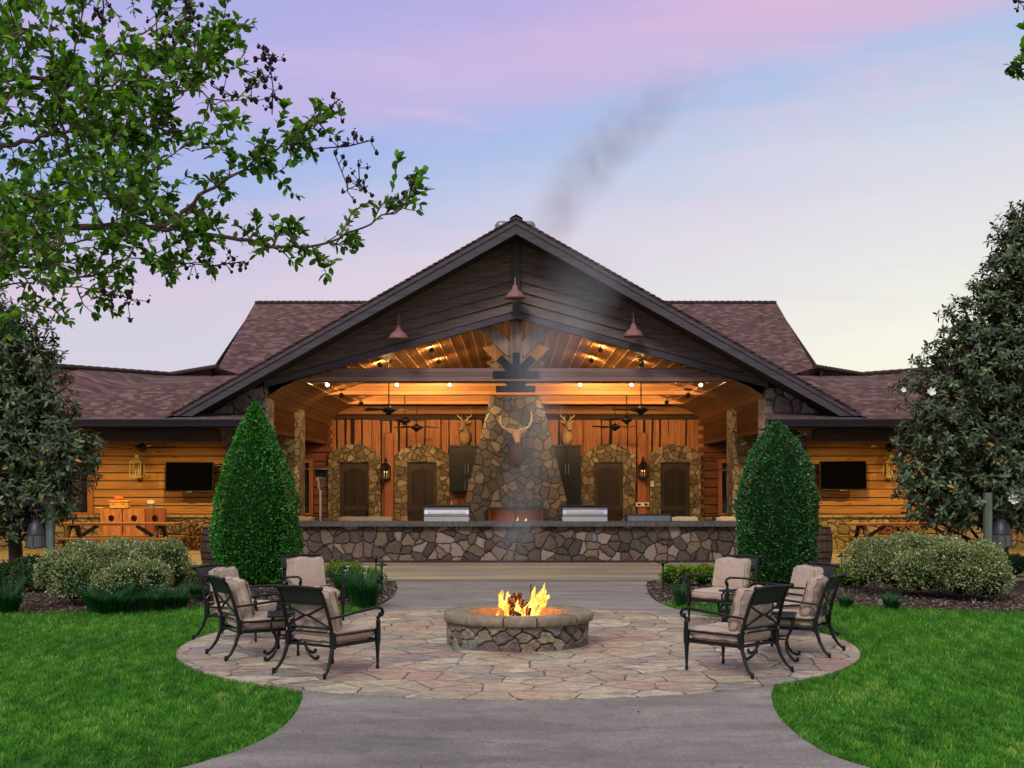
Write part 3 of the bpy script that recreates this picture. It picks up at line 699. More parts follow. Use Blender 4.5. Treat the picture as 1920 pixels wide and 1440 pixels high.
# wing roofs
wr = MB(); bk = MB()
for s in (-1, 1):
    f = (lambda x, y, z: (s*-x, y, z))
    u, v = (1, 0, 0), (0, .912, .41)
    P1 = [f(-8.64, 29.7, 3.71), f(-1.2, 39.1, 7.94), f(-8.41, 39.1, 7.94), f(-8.15, 33.2, 5.285), f(-7.37, 32.65, 5.04), f(-15, 29.83, 3.77), f(-24, 29.83, 3.77), f(-24, 29.7, 3.71)]
    tris = [[0, 1, 2, 3, 4], [0, 4, 5], [0, 5, 6, 7]]
    wr.add(P1, [t if s > 0 else t[::-1] for t in tris], uv=U_(u, v))
    V1, V2, A0, AB, B1, B2, VE = f(-10.8, 31.38, 4.47), f(-7.37, 32.65, 5.04), f(-8.15, 33.2, 5.29), f(-10.1, 35.5, 5.29), f(-12.05, 33.5, 5.29), f(-16, 29.5, 5.29), f(-15, 29.83, 3.78)
    P2 = [V1, V2, A0, AB, B1, B2, VE]
    wr.add(P2, [t if s > 0 else t[::-1] for t in [[1, 2, 3], [1, 3, 0], [0, 3, 4], [0, 4, 5, 6]]], uv=U_((.7*s, -.7, 0), (.3, .3, 1.1)))
    # skirt below the rake, in front of the stone
    wr.add([(s*6.12, 29.7, 3.71), (s*8.66, 29.7, 3.71), (s*8.66, 31.05, 3.93), (s*6.42, 31.05, 3.93)], [[0, 1, 2, 3]], uv=U_(u, v))
    # hip line ridges
    rg = MB()
    for a, b in ((A0, AB), (AB, B1), (B1, B2)):
        a, b = Vector(a), Vector(b); n = int((b-a).length/.25)
        for k in range(n): bk.tube([a.lerp(b, k/n)+Vector((0, 0, .03)), a.lerp(b, (k+1)/n)+Vector((0, 0, .045))], .07, 6)
    for k in range(36):
        a = Vector(f(-8.41+.02, 39.1, 7.96)).lerp(Vector(f(-1.2, 39.1, 7.96)), k/36); b = Vector(f(-8.39, 39.1, 7.98)).lerp(Vector(f(-1.2, 39.1, 7.98)), (k+1)/36)
        bk.tube([a, b], .06, 6)
    # back slopes closing the volumes
    wr.quad(f(0, 39.1, 7.94), f(-8.41, 39.1, 7.94), f(-8.41, 46, 4.2), f(0, 46, 4.2), uv=U_(u, v))
    wr.quad(A0, AB, f(-10.1, 42, 3.6), f(-8.15, 42, 3.6), uv=U_(u, v)); wr.quad(AB, B1, f(-24, 44, 3.6), f(-10.1, 44, 3.6), uv=U_(u, v)); wr.quad(B1, B2, f(-24, 30, 5.29), f(-24, 44, 3.6), uv=U_(u, v))
    bk2 = MB(); bk2.add([f(-8.38, 33.3, 5.2), f(-8.38, 39.1, 7.9), f(-8.38, 45, 4.8), f(-8.38, 45, 3.6), f(-8.38, 33.3, 3.6)], [[0, 1, 2, 3, 4]]); part('gable_end', bk2, 'gable')
part('wing_roof', wr, 'shingle'); part('ridge_cap', bk, 'shingle')
# rake fascia + frieze board
for s in (-1, 1):
    fb = MB(); t = math.atan(.568)
    fb.prism([(0, 8.63), (s*8.52, 8.63-.568*8.52), (s*8.0, 8.63-.568*8.52), (0, 8.63-.345)], 29.98, 30.04)
    fb.prism([(0, 8.62), (s*8.5, 8.62-.568*8.5), (s*8.34, 8.62-.568*8.5), (0, 8.62-.1)], 29.95, 29.98)
    part('rake_board', fb, 'fascia')
    so_ = MB(); so_.quad((0, 30.04, 8.36), (s*8.1, 30.04, 8.36-.568*8.1), (s*8.1, 31.3, 8.36-.568*8.1), (0, 31.3, 8.36)); part('rake_soffit', so_, 'soffit')
# gable siding: boards parallel to the opening
for s in (-1, 1):
    gs = MB(); lo0 = 6.34+.15
    def line_x(z0):   # where z0-.275x meets 8.38-.568x
        return max(0, min(8.3, (8.38-z0)/(.568-.275)))
    k = 0
    while lo0+k*.262 < 8.3:
        a, b = lo0+k*.262+.042, lo0+(k+1)*.262
        xa, xb = line_x(a), line_x(b); xa = min(xa, 6.75); xb = min(xb, 6.75)
        y0 = 31.0-.012; y1 = 31.035
        # tapered lap board: bottom edge proud
        vs = [(0, y0, a), (s*xa, y0, a-.275*xa), (s*xb, y1, b-.275*xb), (0, y1, b)]
        gs.add(vs, [[0, 1, 2, 3] if s > 0 else [3, 2, 1, 0]])
        gs.quad((0, y0, a), (s*xa, y0, a-.275*xa), (s*xa, y0+.06, a-.275*xa), (0, y0+.06, a))
        k += 1
    gs.prism([(0, 6.5), (s*6.42, 6.5-.275*6.42), (s*6.42, 8.4-.568*6.42), (0, 8.4)], 31.05, 31.1)
    part('gable_siding', gs, 'gable')
    tb = MB(); tb.prism([(0, 6.34), (0, 6.5), (s*6.42, 6.5-.275*6.42), (s*6.42, 6.34-.275*6.42)], 30.93, 31.12); part('opening_trim', tb, 'fascia')
ct = MB(); ct.box((-.09, 30.9, 6.42), (.09, 30.985, 8.32)); part('centre_trim', ct, 'fascia')
# eaves: gutter, porch beam, porch ceiling
for s in (-1, 1):
    g = MB()
    prof = [(29.55, 3.71), (29.53, 3.68), (29.56, 3.62), (29.59, 3.56), (29.6, 3.52), (29.72, 3.52), (29.72, 3.71), (29.7, 3.71), (29.7, 3.55), (29.62, 3.55), (29.57, 3.7)]
    g.prism([(a, b) for a, b in prof], s*6.12, s*24, 'x'); g.box((s*6.1, 29.54, 3.52), (s*6.13, 29.72, 3.71))
    part('gutter', g, 'gutter')
    e = MB(); e.box((s*6.2, 29.72, 3.5), (s*24, 29.8, 3.7)); e.box((s*7.42, 30.3, 3.17), (s*24, 30.5, 3.52)); e.box((s*6.15, 29.72, 3.48), (s*7.4, 30.98, 3.5)); part('porch_beam', e, 'soffit')
    c = MB(); c.box((s*6.68, 29.8, 3.52), (s*24, 39.2, 3.58)); part('porch_ceiling', c, 'soffit')
    # front pillar and stone gable corner
    p_ = MB(); p_.box((s*6.4, 31.0, 0), (s*7.42, 32.0, 4.55)); part('front_pillar', p_, 'stone_pil')
    p_ = MB(); p_.prism([(s*7.42, 3.6), (s*8.6, 3.6), (s*8.3, 8.33-.568*8.3), (s*7.42, 8.33-.568*7.42)], 31.0, 31.4); p_.prism([(s*6.41, 4.55), (s*7.419, 4.55), (s*7.419, 8.3-.568*7.42), (s*6.41, 8.3-.568*6.41)], 31.002, 31.42); part('gable_corner', p_, 'stone_pil')
    ip = MB(); ip.box((s*6.385, 31.03, 0), (s*6.4, 32.03, 4.5)); ip.box((s*6.385, 32.0, 0), (s*7.4, 32.03, 3.5)); part('lit_pillar_face', ip, 'stone_lit'); ip = MB(); ip.box((s*6.372, 35.69, 0), (s*6.5, 36.71, 4.4)); part('lit_pillar_face', ip, 'stone_lit')  # thin pale facings added so the inner pillar faces look lit
    p2 = MB(); p2.box((s*6.39, 35.7, 0), (s*7.4, 36.7, 4.2)); part('inner_pillar', p2, 'stone_tan')
    h = MB(); h.box((s*6.5, 32.03, 3.5), (s*6.66, 35.7, 4.3)); h.box((s*6.5, 36.7, 3.5), (s*6.66, 42.0, 4.3)); part('porch_header', h, 'headerwood')
    bt = MB()
    for k in range(1, 20):
        xk = k*.29; zk = 6.45-.3*xk
        if xk < 5.6: bt.box((s*xk-.011, 31.12, zk-.016), (s*xk+.011, 42.0, zk+.003))
    part('ceiling_glint', bt, 'glint')  # thin strips added to draw bright glint lines on the ceiling
    ce = MB(); th = .568; cpf = [(6.56, 4.16), (6.3, 4.4), (6.0, 4.6), (5.6, 4.77), (0, 6.45)]
    for (xa, za), (xb, zb_) in zip(cpf[:-1], cpf[1:]): ce.add([(s*xa, 31.1, za), (s*xb, 31.1, zb_), (s*xb, 42.1, zb_), (s*xa, 42.1, za)], [[0, 1, 2, 3]])
    part('vaulted_ceiling', ce, 'ceil')
    # outer supports (at the ends of the porch, mostly behind the trees)
    o_ = MB(); o_.box((s*16, 30.1, 0), (s*16.8, 30.9, 3.5)); part('end_pillar', o_, 'stone_pil')
# trusses
def truss(y, name, mt, w_=.34, plates=False):
    t = holder(name)
    b = MB(); b.box((-5.95, y-w_/2, 4.76), (5.95, y+w_/2, 5.1), bev=.012); b.box((-5.9, y-w_/2-.012, 4.835), (5.9, y-w_/2, 4.842)); part('bottom_chord', b, mt, t)
    k = MB(); k.box((-.165, y-w_/2-.01, 5.1), (.165, y+w_/2+.01, 6.45), bev=.012); part('king_post', k, 'beamv', t)
    for s in (-1, 1):
        d = MB(); L = 1.72; Mx = Matrix.Translation((s*.32, y, 5.08)) @ Matrix.Rotation(-s*R(45), 4, 'Y')
        d.box((-.165, -w_/2+.004, .05), (.165, w_/2-.004, L), Mx, bev=.012); part('brace', d, 'beamv', t)
    if plates:
        p_ = MB(); yy = y-w_/2-.03
        p_.box((-.6, yy, 4.84), (.6, yy+.015, 5.02)); p_.box((-.09, yy-.004, 5.0), (.09, yy+.012, 5.5))
        for s in (-1, 1):
            Mx = Matrix.Translation((0, yy-.002, 4.93)) @ Matrix.Rotation(-s*R(45), 4, 'Y')
            p_.box((-.11, 0, 0), (.11, .012, .62), Mx)
        for px_ in (-.5, -.3, .3, .5): p_.lathe([(.0, -.012), (.025, -.01), (.025, .0)], 6, M=Matrix.Translation((px_, yy, 4.93)) @ Matrix.Rotation(R(90), 4, 'X'))
        part('steel_plate', p_, 'steel_plate', t)
        c = MB(); c.box((-.52, y-w_/2-.02, 4.5), (.5, y+w_/2, 4.645)); c.prism([(-.2, 4.645), (.2, 4.645), (.3, 4.76), (-.3, 4.76)], y-.12, y+.12); part('steel_saddle', c, 'steel_plate', t)
truss(31.5, 'truss', 'beam_skylit', plates=True); truss(36.1, 'truss', 'beam'); truss(40.2, 'truss', 'beam')
wb = MB(); wb.box((-6.3, 41.55, 4.52), (6.3, 41.85, 4.8), bev=.01); part('wall_beam', wb, 'beam')
wt = MB(); wt.box((-6.4, 41.8, 4.37), (6.4, 41.95, 4.51)); part('wall_trim', wt, 'soffit')
# back wall with rough-edged boards
bw = MB(); bw.box((-9.4, 42.0, 0), (9.4, 42.3, 6.2)); part('back_wall', bw, 'bark_edge')
bd = MB(); g = np.random.default_rng(3); x = -6.4
while x < 6.4:
    wdt = g.uniform(.2, .3); gap = g.uniform(.03, .055)
    zs = np.linspace(0, 5.6, 40); y0 = 41.985-g.uniform(0, .02)
    l = x+np.cumsum(g.normal(0, .006, 40))*.8; r = x+wdt+np.cumsum(g.normal(0, .006, 40))*.8
    for i in range(39): bd.quad((l[i], y0, zs[i]), (r[i], y0, zs[i]), (r[i+1], y0, zs[i+1]), (l[i+1], y0, zs[i+1]))
    x += wdt+gap
part('wall_boards', bd, 'board')
up = MB(); up.prism([(-6.3, 4.81), (6.3, 4.81), (0, 6.5)], 41.9, 41.97); part('upper_wall', up, 'headerwood')
def lap_wall(name, x0, x1, y, z0, z1, h, m, holes=()):
    mb = MB(); z = z1; k = 0
    while z > z0+.02:
        zb = max(z0, z-h)+.022; mb.quad((x0, y-.03, zb+.012), (x1, y-.03, zb+.012), (x1, y-.002, z), (x0, y-.002, z)); mb.quad((x0, y-.03, zb+.012), (x1, y-.03, zb+.012), (x1, y, zb+.012), (x0, y, zb+.012)); z -= h
    return part(name, mb, m)
# arches with doors
def arch(cx, hw, ztop, zs, y=41.9):
    mb = MB(); dw, dz = .5, 2.88; n = 16
    def yy(a): return a
    Rr_ = ((ztop-zs)**2+hw**2)/(2*(ztop-zs)); cz = ztop-Rr_; a0 = math.asin(hw/Rr_)
    arc = [(cx+Rr_*math.sin(-a0+2*a0*i/n), cz+Rr_*math.cos(-a0+2*a0*i/n)) for i in range(n+1)]
    y0, y1 = 41.78, 41.985
    mb.prism([(cx-hw, 0), (cx-dw, 0), (cx-dw, dz), (cx-hw, dz)], y0, y1); mb.prism([(cx+dw, 0), (cx+hw, 0), (cx+hw, dz), (cx+dw, dz)], y0, y1)
    mb.prism([(cx-hw, dz+.001), (cx+hw, dz+.001)]+arc[::-1], y0, y1)
    part('stone_arch', mb, 'stone_tan')
def door(cx, hand=1):
    d = MB(); y = 41.9
    d.box((cx-.495, y+.03, .05), (cx+.495, y+.07, 2.87)); o = part('door', d, 'door')
    f = MB(); 
    f.box((cx-.495, y, .05), (cx-.38, y+.04, 2.87)); f.box((cx+.38, y, .05), (cx+.495, y+.04, 2.87)); f.box((cx-.38, y+.002, .05), (cx+.38, y+.04, .3)); f.box((cx-.38, y+.002, 1.22), (cx+.38, y+.04, 1.38))
    n = 12; f.prism([(cx-.38, 2.868)]+[(cx-.38+.76*i/n, 2.52+.16*math.sin(math.pi*i/n)) for i in range(n+1)]+[(cx+.38, 2.868)], y+.003, y+.04)
    fo = f.build('door_frame', M['doorframe'], o)
    k = MB(); k.ball((cx+hand*.43, y-.05, 1.12), .035, 8); k.tube([(cx+hand*.43, y, 1.12), (cx+hand*.43, y-.04, 1.12)], .015, 6); k.box((cx+hand*.43-.03, y-.008, 1.02), (cx+hand*.43+.03, y, 1.24)); k.build('handle', M['iron'], o)
for cx, hw, hnd in ((-5.55, .9, 1), (-3.22, .94, -1), (3.2, .94, 1), (5.5, .88, -1)): arch(cx, hw, 3.5, 3.14); door(cx, hnd)
for s in (-1, 1):
    ps = MB(); ps.box((s*4.36-.16, 41.82, 0), (s*4.36+.16, 41.96, 3.9), bev=.02); part('wall_post', ps, 'trim_red')
    # alcove siding, window and low stone
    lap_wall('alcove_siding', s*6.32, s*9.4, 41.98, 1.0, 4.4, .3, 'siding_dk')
    a = MB(); a.box((s*6.32, 41.8, 0), (s*9.4, 41.97, 1.0)); part('alcove_wainscot', a, 'stone_tan')
    wn_ = MB(); x0 = 7.32
    for a_, b_ in (((x0-.33, 1.05), (x0+.33, 1.13)), ((x0-.33, 2.86), (x0+.33, 2.98)), ((x0-.33, 1.13), (x0-.2, 2.86)), ((x0+.2, 1.13), (x0+.33, 2.86))): wn_.box((s*a_[0], 41.86, a_[1]), (s*b_[0], 41.95, b_[1]))
    wo = part('window', wn_, 'trim_red'); gl = MB(); gl.box((s*(x0-.2), 41.9, 1.13), (s*(x0+.2), 41.92, 2.86)); gl.build('pane', M['glass_dark'], wo)
    sa = MB(); sa.box((s*(x0+.0), 41.885, 1.13), (s*(x0+.04), 41.9, 2.86)); sa.build('mullion', M['cap'], wo)
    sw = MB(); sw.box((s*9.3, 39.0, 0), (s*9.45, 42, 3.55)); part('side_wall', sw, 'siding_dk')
    # wing wall
    lap_wall('wing_siding', s*9.3, s*24, 39.0, 1.08, 3.54, .266, 'siding')
    wbk = MB(); wbk.box((s*9.3, 39.0, 0), (s*24, 39.2, 3.54)); part('wing_wall', wbk, 'soffit')  # dark backing, seen in the board gaps as the siding's shadow lines
    ws = MB(); ws.box((s*9.3, 38.86, 0), (s*24, 38.995, 1.05)); part('wing_wainscot', ws, 'stone_yel')
    cp = MB(); xx = 9.3
    while xx < 23: 
        l = random.uniform(.5, .9); cp.box((s*xx, 38.79-random.uniform(0, .02), 1.05), (s*(xx+l-.012), 38.99, 1.13), bev=.015); xx += l
    part('wainscot_cap', cp, 'cap')
    tp = MB(); tp.box((s*13.55, 38.9, 1.13), (s*13.72, 38.985, 3.5)); tp.box((s*14.7, 38.9, 1.13), (s*14.85, 38.985, 3.5)); tp.box((s*13.72, 38.9, 1.13), (s*14.7, 38.98, 1.22)); tp.box((s*13.72, 38.9, 2.95), (s*14.7, 38.98, 3.1))
    wo = part('window', tp, 'trim_red'); gl = MB(); gl.box((s*13.72, 38.93, 1.22), (s*14.7, 38.96, 2.95)); gl.build('pane', M['glass_dark'], wo)
    mu = MB(); mu.box((s*14.19, 38.91, 1.22), (s*14.24, 38.93, 2.95)); mu.box((s*13.72, 38.912, 2.06), (s*14.7, 38.928, 2.1)); mu.build('mullion', M['doorframe'], wo)
    # roof vent caps near the ridge
for s in (-1, 1):
    v = MB(); v.lathe([(.13, 0), (.13, .92), (.2, .94), (.21, 1.12), (.15, 1.2), (0, 1.21)], 18, c=(s*.37-.02, 34.5, 8.36)); part('roof_vent', v, 'grey_metal')
vp = MB(); vp.tube([(.62, 34.3, 8.2), (.58, 34.3, 9.2), (.6, 34.3, 9.28), (.7, 34.3, 9.2), (.74, 34.3, 9.0), (.76, 34.3, 8.2)], .025, 6); part('vent_pipe', vp, 'gutter')
# chimney / fireplace
def chimney():
    ch = MB(); y0, y1 = 38.2, 41.97; bw_, tw = 1.6, .79; z1, z2 = 1.62, 4.9
    ch.prism([(-bw_, 0), (-.92, 0), (-.92, 1.38), (-bw_, 1.38)], y0, y1); ch.prism([(.92, 0), (bw_, 0), (bw_, 1.38), (.92, 1.38)], y0, y1)
    ch.prism([(-.92, 0), (.92, 0), (.92, .32), (-.92, .32)], y0, y1)
    ch.prism([(-bw_, 1.381), (bw_, 1.381), (bw_, z1), (tw, z2), (tw, 6.5), (-tw, 6.5), (-tw, z2), (-bw_, z1)], y0, y1)
    part('chimney', ch, 'stone_chim')
    fb = MB(); fb.quad((-.9, 39.1, .32), (.9, 39.1, .32), (.9, 39.1, 1.37), (-.9, 39.1, 1.37))
    fb.quad((-.915, 38.25, .33), (-.8, 39.1, .33), (-.8, 39.1, 1.37), (-.915, 38.25, 1.37)); fb.quad((.915, 38.25, .33), (.8, 39.1, .33), (.8, 39.1, 1.37), (.915, 38.25, 1.37))
    fb.quad((-.9, 38.3, 1.375), (.9, 38.3, 1.375), (.9, 39.1, 1.375), (-.9, 39.1, 1.375)); fb.quad((-.9, 38.3, .325), (.9, 38.3, .325), (.9, 39.1, .325), (-.9, 39.1, .325))
    part('firebox', fb, simple('fire_brick', (.36, .16, .1), .9, 0, .25, 9, .3))
    fr = MB(); fr.box((-.92, 38.14, 1.3), (.92, 38.2, 1.4)); fr.box((-.96, 38.14, .32), (-.86, 38.2, 1.3)); fr.box((.86, 38.14, .32), (.96, 38.2, 1.3)); fr.box((-.02, 38.15, .32), (.02, 38.19, 1.3))
    part('fireplace_frame', fr, 'black')
chimney()
# stone counter between the front pillars
bar = thing('stone_bar', 'long stone bar counter with dark slab top across the porch', 'bar counter', (CX, 32.4, 0))
cb = MB(); cb.box((-6.4, 32.0-32.4, 0), (6.4, 32.5-32.4, 1.0)); cb.build('counter_wall', M['stone_counter'], bar)
def slabtop():
    mb = MB(); n = 260; g = np.random.default_rng(4); y0 = -.55+.012*np.cumsum(g.normal(0, .4, n+1))*.3; y0 = -.56+g.normal(0, .006, n+1)
    xs = np.linspace(-6.38, 6.38, n+1)
    for i in range(n):
        a, b = xs[i], xs[i+1]; c, d = y0[i], y0[i+1]
        mb.quad((a, c, 1.12), (b, d, 1.12), (b, .45, 1.12), (a, .45, 1.12)); mb.quad((a, c, 1.12), (b, d, 1.12), (b, d+.02*g.uniform(0, 1), 1.0), (a, c+.02*g.uniform(0, 1), 1.0)); 
    mb.box((-6.38, -.53, .995), (6.38, .45, 1.0)); return mb
slabtop().build('counter_top', M['slab'], bar)
ob = MB(); ob.box((1.96+.05, -.45, .6), (2.07+.05, -.395, .78), bev=.01); ob.build('outlet_cover', M['grey_metal'], bar)
kb = MB(); kb.box((-6.4, -.44, .045), (6.4, -.4, .1)); kb.build('plinth', M['soffit'], bar)

# ------------------------------------------------------------------ fire pit
def stone_ring(n_a=720, n_z=60, r=.895, h=.3, seed=9):
    """cylinder of fieldstones: displaced grid, colour by stone id"""
    g = np.random.default_rng(seed); cells = []
    per = 2*np.pi*r
    for row, z in enumerate((.06, .2, .31)):
        x = 0
        while x < per-.1:
            wdt = g.uniform(.16, .34); cells.append((x+wdt/2, z+g.uniform(-.045, .045))); x += wdt
    C = np.array(cells); C3 = np.concatenate([C, C+[per, 0], C-[per, 0]]); m = len(C)
    A = np.linspace(0, per, n_a, endpoint=False); Z = np.linspace(0, h, n_z)
    X, Y = np.meshgrid(A, Z)
    wx = X+.012*np.sin(Y*60+X*17)+.008*np.sin(X*43); wy = Y*1.25+.01*np.sin(X*31)
    P = np.stack([wx.ravel(), wy.ravel()], 1)
    d = np.sqrt(((P[:, None, :]-C3[None])**2).sum(2)); idx = np.argsort(d, 1)[:, :2]
    d1 = np.take_along_axis(d, idx[:, :1], 1)[:, 0]; d2 = np.take_along_axis(d, idx[:, 1:2], 1)[:, 0]; e_ = (d2-d1)
    cid = idx[:, 0] % m
    prof = np.clip(e_/.05, 0, 1); prof = np.sqrt(prof*(2-prof))
    off = g.uniform(0, .025, m)[cid]; rr = r-.045+prof*(.045+off)+.004*np.sin(P[:, 0]*90)*np.sin(P[:, 1]*110)
    th = (X.ravel()/per)*2*np.pi
    V = np.stack([rr*np.cos(th), rr*np.sin(th), Y.ravel()], 1)
    i = np.arange(n_a)[None, :]; j = np.arange(n_z-1)[:, None]
    F = np.stack([j*n_a+i, j*n_a+(i+1) % n_a, (j+1)*n_a+(i+1) % n_a, (j+1)*n_a+i], 2).reshape(-1, 4)
    return V, F, g.uniform(.05, 1, m)[cid]*np.where(e_ < .012, 0, 1)
def ringmat():
    m, t, b = mat('pit_stone', (.2, .16, .13), .7, 0, .35)
    a = t.n('ShaderNodeAttribute', attribute_name='rnd').outputs['Fac']; o = t.n('ShaderNodeTexCoord').outputs['Object']
    c = t.ramp(a, [(0, (.012, .01, .01)), (.04, (.12, .09, .075)), (.2, (.2, .145, .12)), (.4, (.27, .21, .15)), (.6, (.16, .12, .105)), (.8, (.33, .27, .19)), (.93, (.2, .2, .18))], 'CONSTANT')
    n = t.noise(o, 14, 6, .7)
    c = t.mix(t.ramp(n, [(.35, .7), (.6, 0)]), c, (.04, .035, .035)); c = t.mix(t.ramp(n, [(.6, 0), (.75, .4)]), c, (.4, .35, .3))
    lk(t, c, b.inputs['Base Color']); bump(t, b, n, .6, .02); return m
pit = thing('fire_pit', 'round stone fire pit with burning logs in the middle of the flagstone patio', 'fire pit', (PC[0], PC[1]-.1, .037))
V, F, rn = stone_ring(); npmesh('pit_wall', V, F, ringmat(), pit, {'rnd': rn}, True)
capm = simple('pit_cap_stone', (.21, .17, .12), .6, 0, .42, 5, .7, .35)
def pitcap():
    g = np.random.default_rng(2); o = holder('cap_ring', pit)
    edges = np.array([-.05, .62, 1.3, 1.95, 2.7, 3.35, 4.0, 4.52, 4.95, 5.55, 6.23])
    for k in range(len(edges)-1):
        a0, a1 = edges[k]+.006, edges[k+1]-.006; mb = MB(); n = 16
        q_ = g.uniform(-.012, .012); pr = [(.635, .3), (.94, .3), (.955+q_, .31), (.962+q_, .35), (.952+q_, .4), (.935, .413), (.7, .416), (.64, .405), (.63, .36)]
        vs = []
        for i in range(n+1):
            a = a0+(a1-a0)*i/n
            for r, z in pr:
                j = g.normal(0, .006); vs.append(((r+j)*math.cos(a), (r+j)*math.sin(a), z+g.normal(0, .002)))
        q = len(pr); fs = [[i*q+j, i*q+(j+1) % q, (i+1)*q+(j+1) % q, (i+1)*q+j] for i in range(n) for j in range(q)]+[list(range(q)), [n*q+j for j in range(q)][::-1]]
        mb.add(vs, fs, True); mb.build('cap_stone', capm, o)
pitcap()
lin_ = MB(); lin_.lathe([(.66, .3), (.64, .395), (.625, .4), (.615, .38), (.615, -.02)], 48); lin_.build('steel_liner', simple('rusty_liner', (.6, .27, .1), .55, .5, .35, 7, .3), pit)
ash = MB(); ash.lathe([(0, .1), (.3, .09), (.6, .06)], 30); ash.build('ash_bed', simple('ash', (.09, .08, .075), .95, 0, .4, 25, .8), pit)
def charmat():
    m, t, b = mat('charred_log', (.03, .015, .01), .9)
    o = t.n('ShaderNodeTexCoord').outputs['Object']; n = t.noise(o, 16, 5, .7); v = t.n('ShaderNodeTexVoronoi', feature='DISTANCE_TO_EDGE', ins={'Vector': o, 'Scale': 20}).outputs['Distance']
    lk(t, t.ramp(n, [(.3, (.008, .006, .005)), (.6, (.06, .022, .012)), (.8, (.16, .06, .03))]), b.inputs['Base Color'])
    lk(t, t.ramp(v, [(0, (1, .25, .03)), (.06, (.5, .06, .005)), (.14, (0, 0, 0))]), b.inputs['Emission Color']); lk(t, t.ramp(n, [(.48, 0), (.62, 3.2)]), b.inputs['Emission Strength']); bump(t, b, v, .8, .02); return m
cm = charmat()
fire = thing('log_fire', 'burning logs leaning together with yellow flames in the fire pit', 'fire', (PC[0]+.0, PC[1]-.12, .1))
g = np.random.default_rng(8)
for (a, b_, r) in (((-.24, .05, .0), (.02, .0, .52), .075), ((.26, -.04, .0), (.09, .02, .46), .08), ((-.04, -.24, .0), (.0, .02, .56), .07), ((.05, .22, 0), (-.08, -.02, .5), .065), ((-.34, -.12, .02), (.28, -.1, .06), .055), ((.3, .15, .02), (-.2, .2, .08), .05)):
    mb = MB(); n = 8; pts = [Vector(a).lerp(Vector(b_), i/n)+Vector(g.normal(0, .006, 3)) for i in range(n+1)]; mb.tube(pts, [r*(1+.1*math.sin(i*2.3)) for i in range(n+1)], 9); mb.build('log', cm, fire)
pk = MB(); pk.tube([(.05, .1, .1), (.07, .16, .68)], .009, 6); o = pk.build('fire_poker', M['iron']); o.location = (PC[0]+.1, PC[1]-.1, .1); tag(o, 'thin dark iron poker standing in the fire pit behind the flames', 'poker')
def flamemat():
    m = bpy.data.materials.new('flame'); m.use_nodes = True; t = NT(m.node_tree); m.node_tree.nodes.clear()
    lw = t.n('ShaderNodeLayerWeight', ins={'Blend': .35}).outputs['Facing']; o = t.n('ShaderNodeTexCoord').outputs['Object']
    n = t.noise(t.mapv(o, (1, 1, .45)), 15, 4, .65, 1.2); f = t.math('ADD', lw, t.math('MULTIPLY', t.math('SUBTRACT', n, .5), 1.9))
    col = t.ramp(f, [(0, (1, .8, .2)), (.25, (1, .52, .03)), (.5, (1, .26, .01)), (.8, (.9, .09, .003))])
    st = t.ramp(f, [(0, 1.0), (.35, .8), (.8, .35)])
    em = t.n('ShaderNodeEmission', ins={'Color': col, 'Strength': t.math('MULTIPLY', st, 1.55)})
    tr = t.n('ShaderNodeBsdfTransparent'); al = t.ramp(f, [(.12, 1), (.4, .5), (.66, 0)])
    mx = t.n('ShaderNodeMixShader', ins={0: al, 1: tr.outputs[0], 2: em.outputs[0]}); t.n('ShaderNodeOutputMaterial', ins={'Surface': mx.outputs[0]}); return m
fm = flamemat()
fl = MB(); g = np.random.default_rng(21)
def tongue(p0, p1, r, bend, seed):
    gg = np.random.default_rng(seed); n = 22; m = 12; p0, p1 = Vector(p0), Vector(p1); vs = []; ph = gg.uniform(0, 6, 6)
    for i in range(n+1):
        t = i/n; c = p0.lerp(p1, t)+Vector(bend)*math.sin(t*math.pi)+Vector((math.sin(t*9+ph[0]), math.sin(t*7+ph[1]), 0))*.018*t
        rad = r*(math.sin(min(1, t*1.9+.35)*math.pi/2))*(1-t)**.62*(1+.25*math.sin(t*13+ph[2]))+.002
        for k in range(m):
            a = 2*math.pi*k/m; q = rad*(1+.28*math.sin(3*a+t*8+ph[3])+.14*math.sin(5*a-t*11+ph[4])); vs.append(c+Vector((math.cos(a)*q, math.sin(a)*q*.75, .03*math.sin(2*a+ph[5])*t)))
    fl.add(vs, [[i*m+k, i*m+(k+1) % m, (i+1)*m+(k+1) % m, (i+1)*m+k] for i in range(n) for k in range(m)], True)
FS = lambda p: (p[0], p[1], p[2]*.8)
for p0, p1, r, bd_ in (((.1, 0, .3), (.34, 0, .86), .1, (.01, 0, 0)), ((.14, 0, .42), (.42, .03, .66), .07, (0, 0, .03)), ((.08, -.03, .28), (.24, 0, .8), .075, (-.02, 0, 0)), ((-.08, 0, .3), (-.22, 0, .74), .09, (-.03, 0, 0)), ((-.1, 0, .3), (-.1, .02, .68), .06, (0, 0, 0)), ((-.2, -.03, .06), (-.25, 0, .42), .07, (-.03, 0, 0)), ((-.2, -.05, .02), (-.36, -.02, .2), .06, (0, 0, 0)), ((.0, -.1, .2), (-.01, -.1, .6), .07, (.02, 0, 0)), ((.16, -.08, .05), (.19, -.06, .42), .07, (0, 0, 0)), ((.02, -.16, .02), (.07, -.14, .34), .06, (0, 0, 0)), ((.2, .05, .3), (.37, .05, .74), .06, (.02, 0, 0)), ((-.16, .04, .5), (-.12, .04, .72), .04, (0, 0, 0)), ((-.02, .05, .2), (-.08, .05, .62), .08, (0, 0, 0)), ((.1, -.02, .1), (.13, 0, .5), .07, (0, 0, 0))):
    tongue(FS(p0), FS(p1), r*.92, bd_, int(abs(p1[0]*1000)+p1[2]*77))
fl.build('flames', fm, fire)
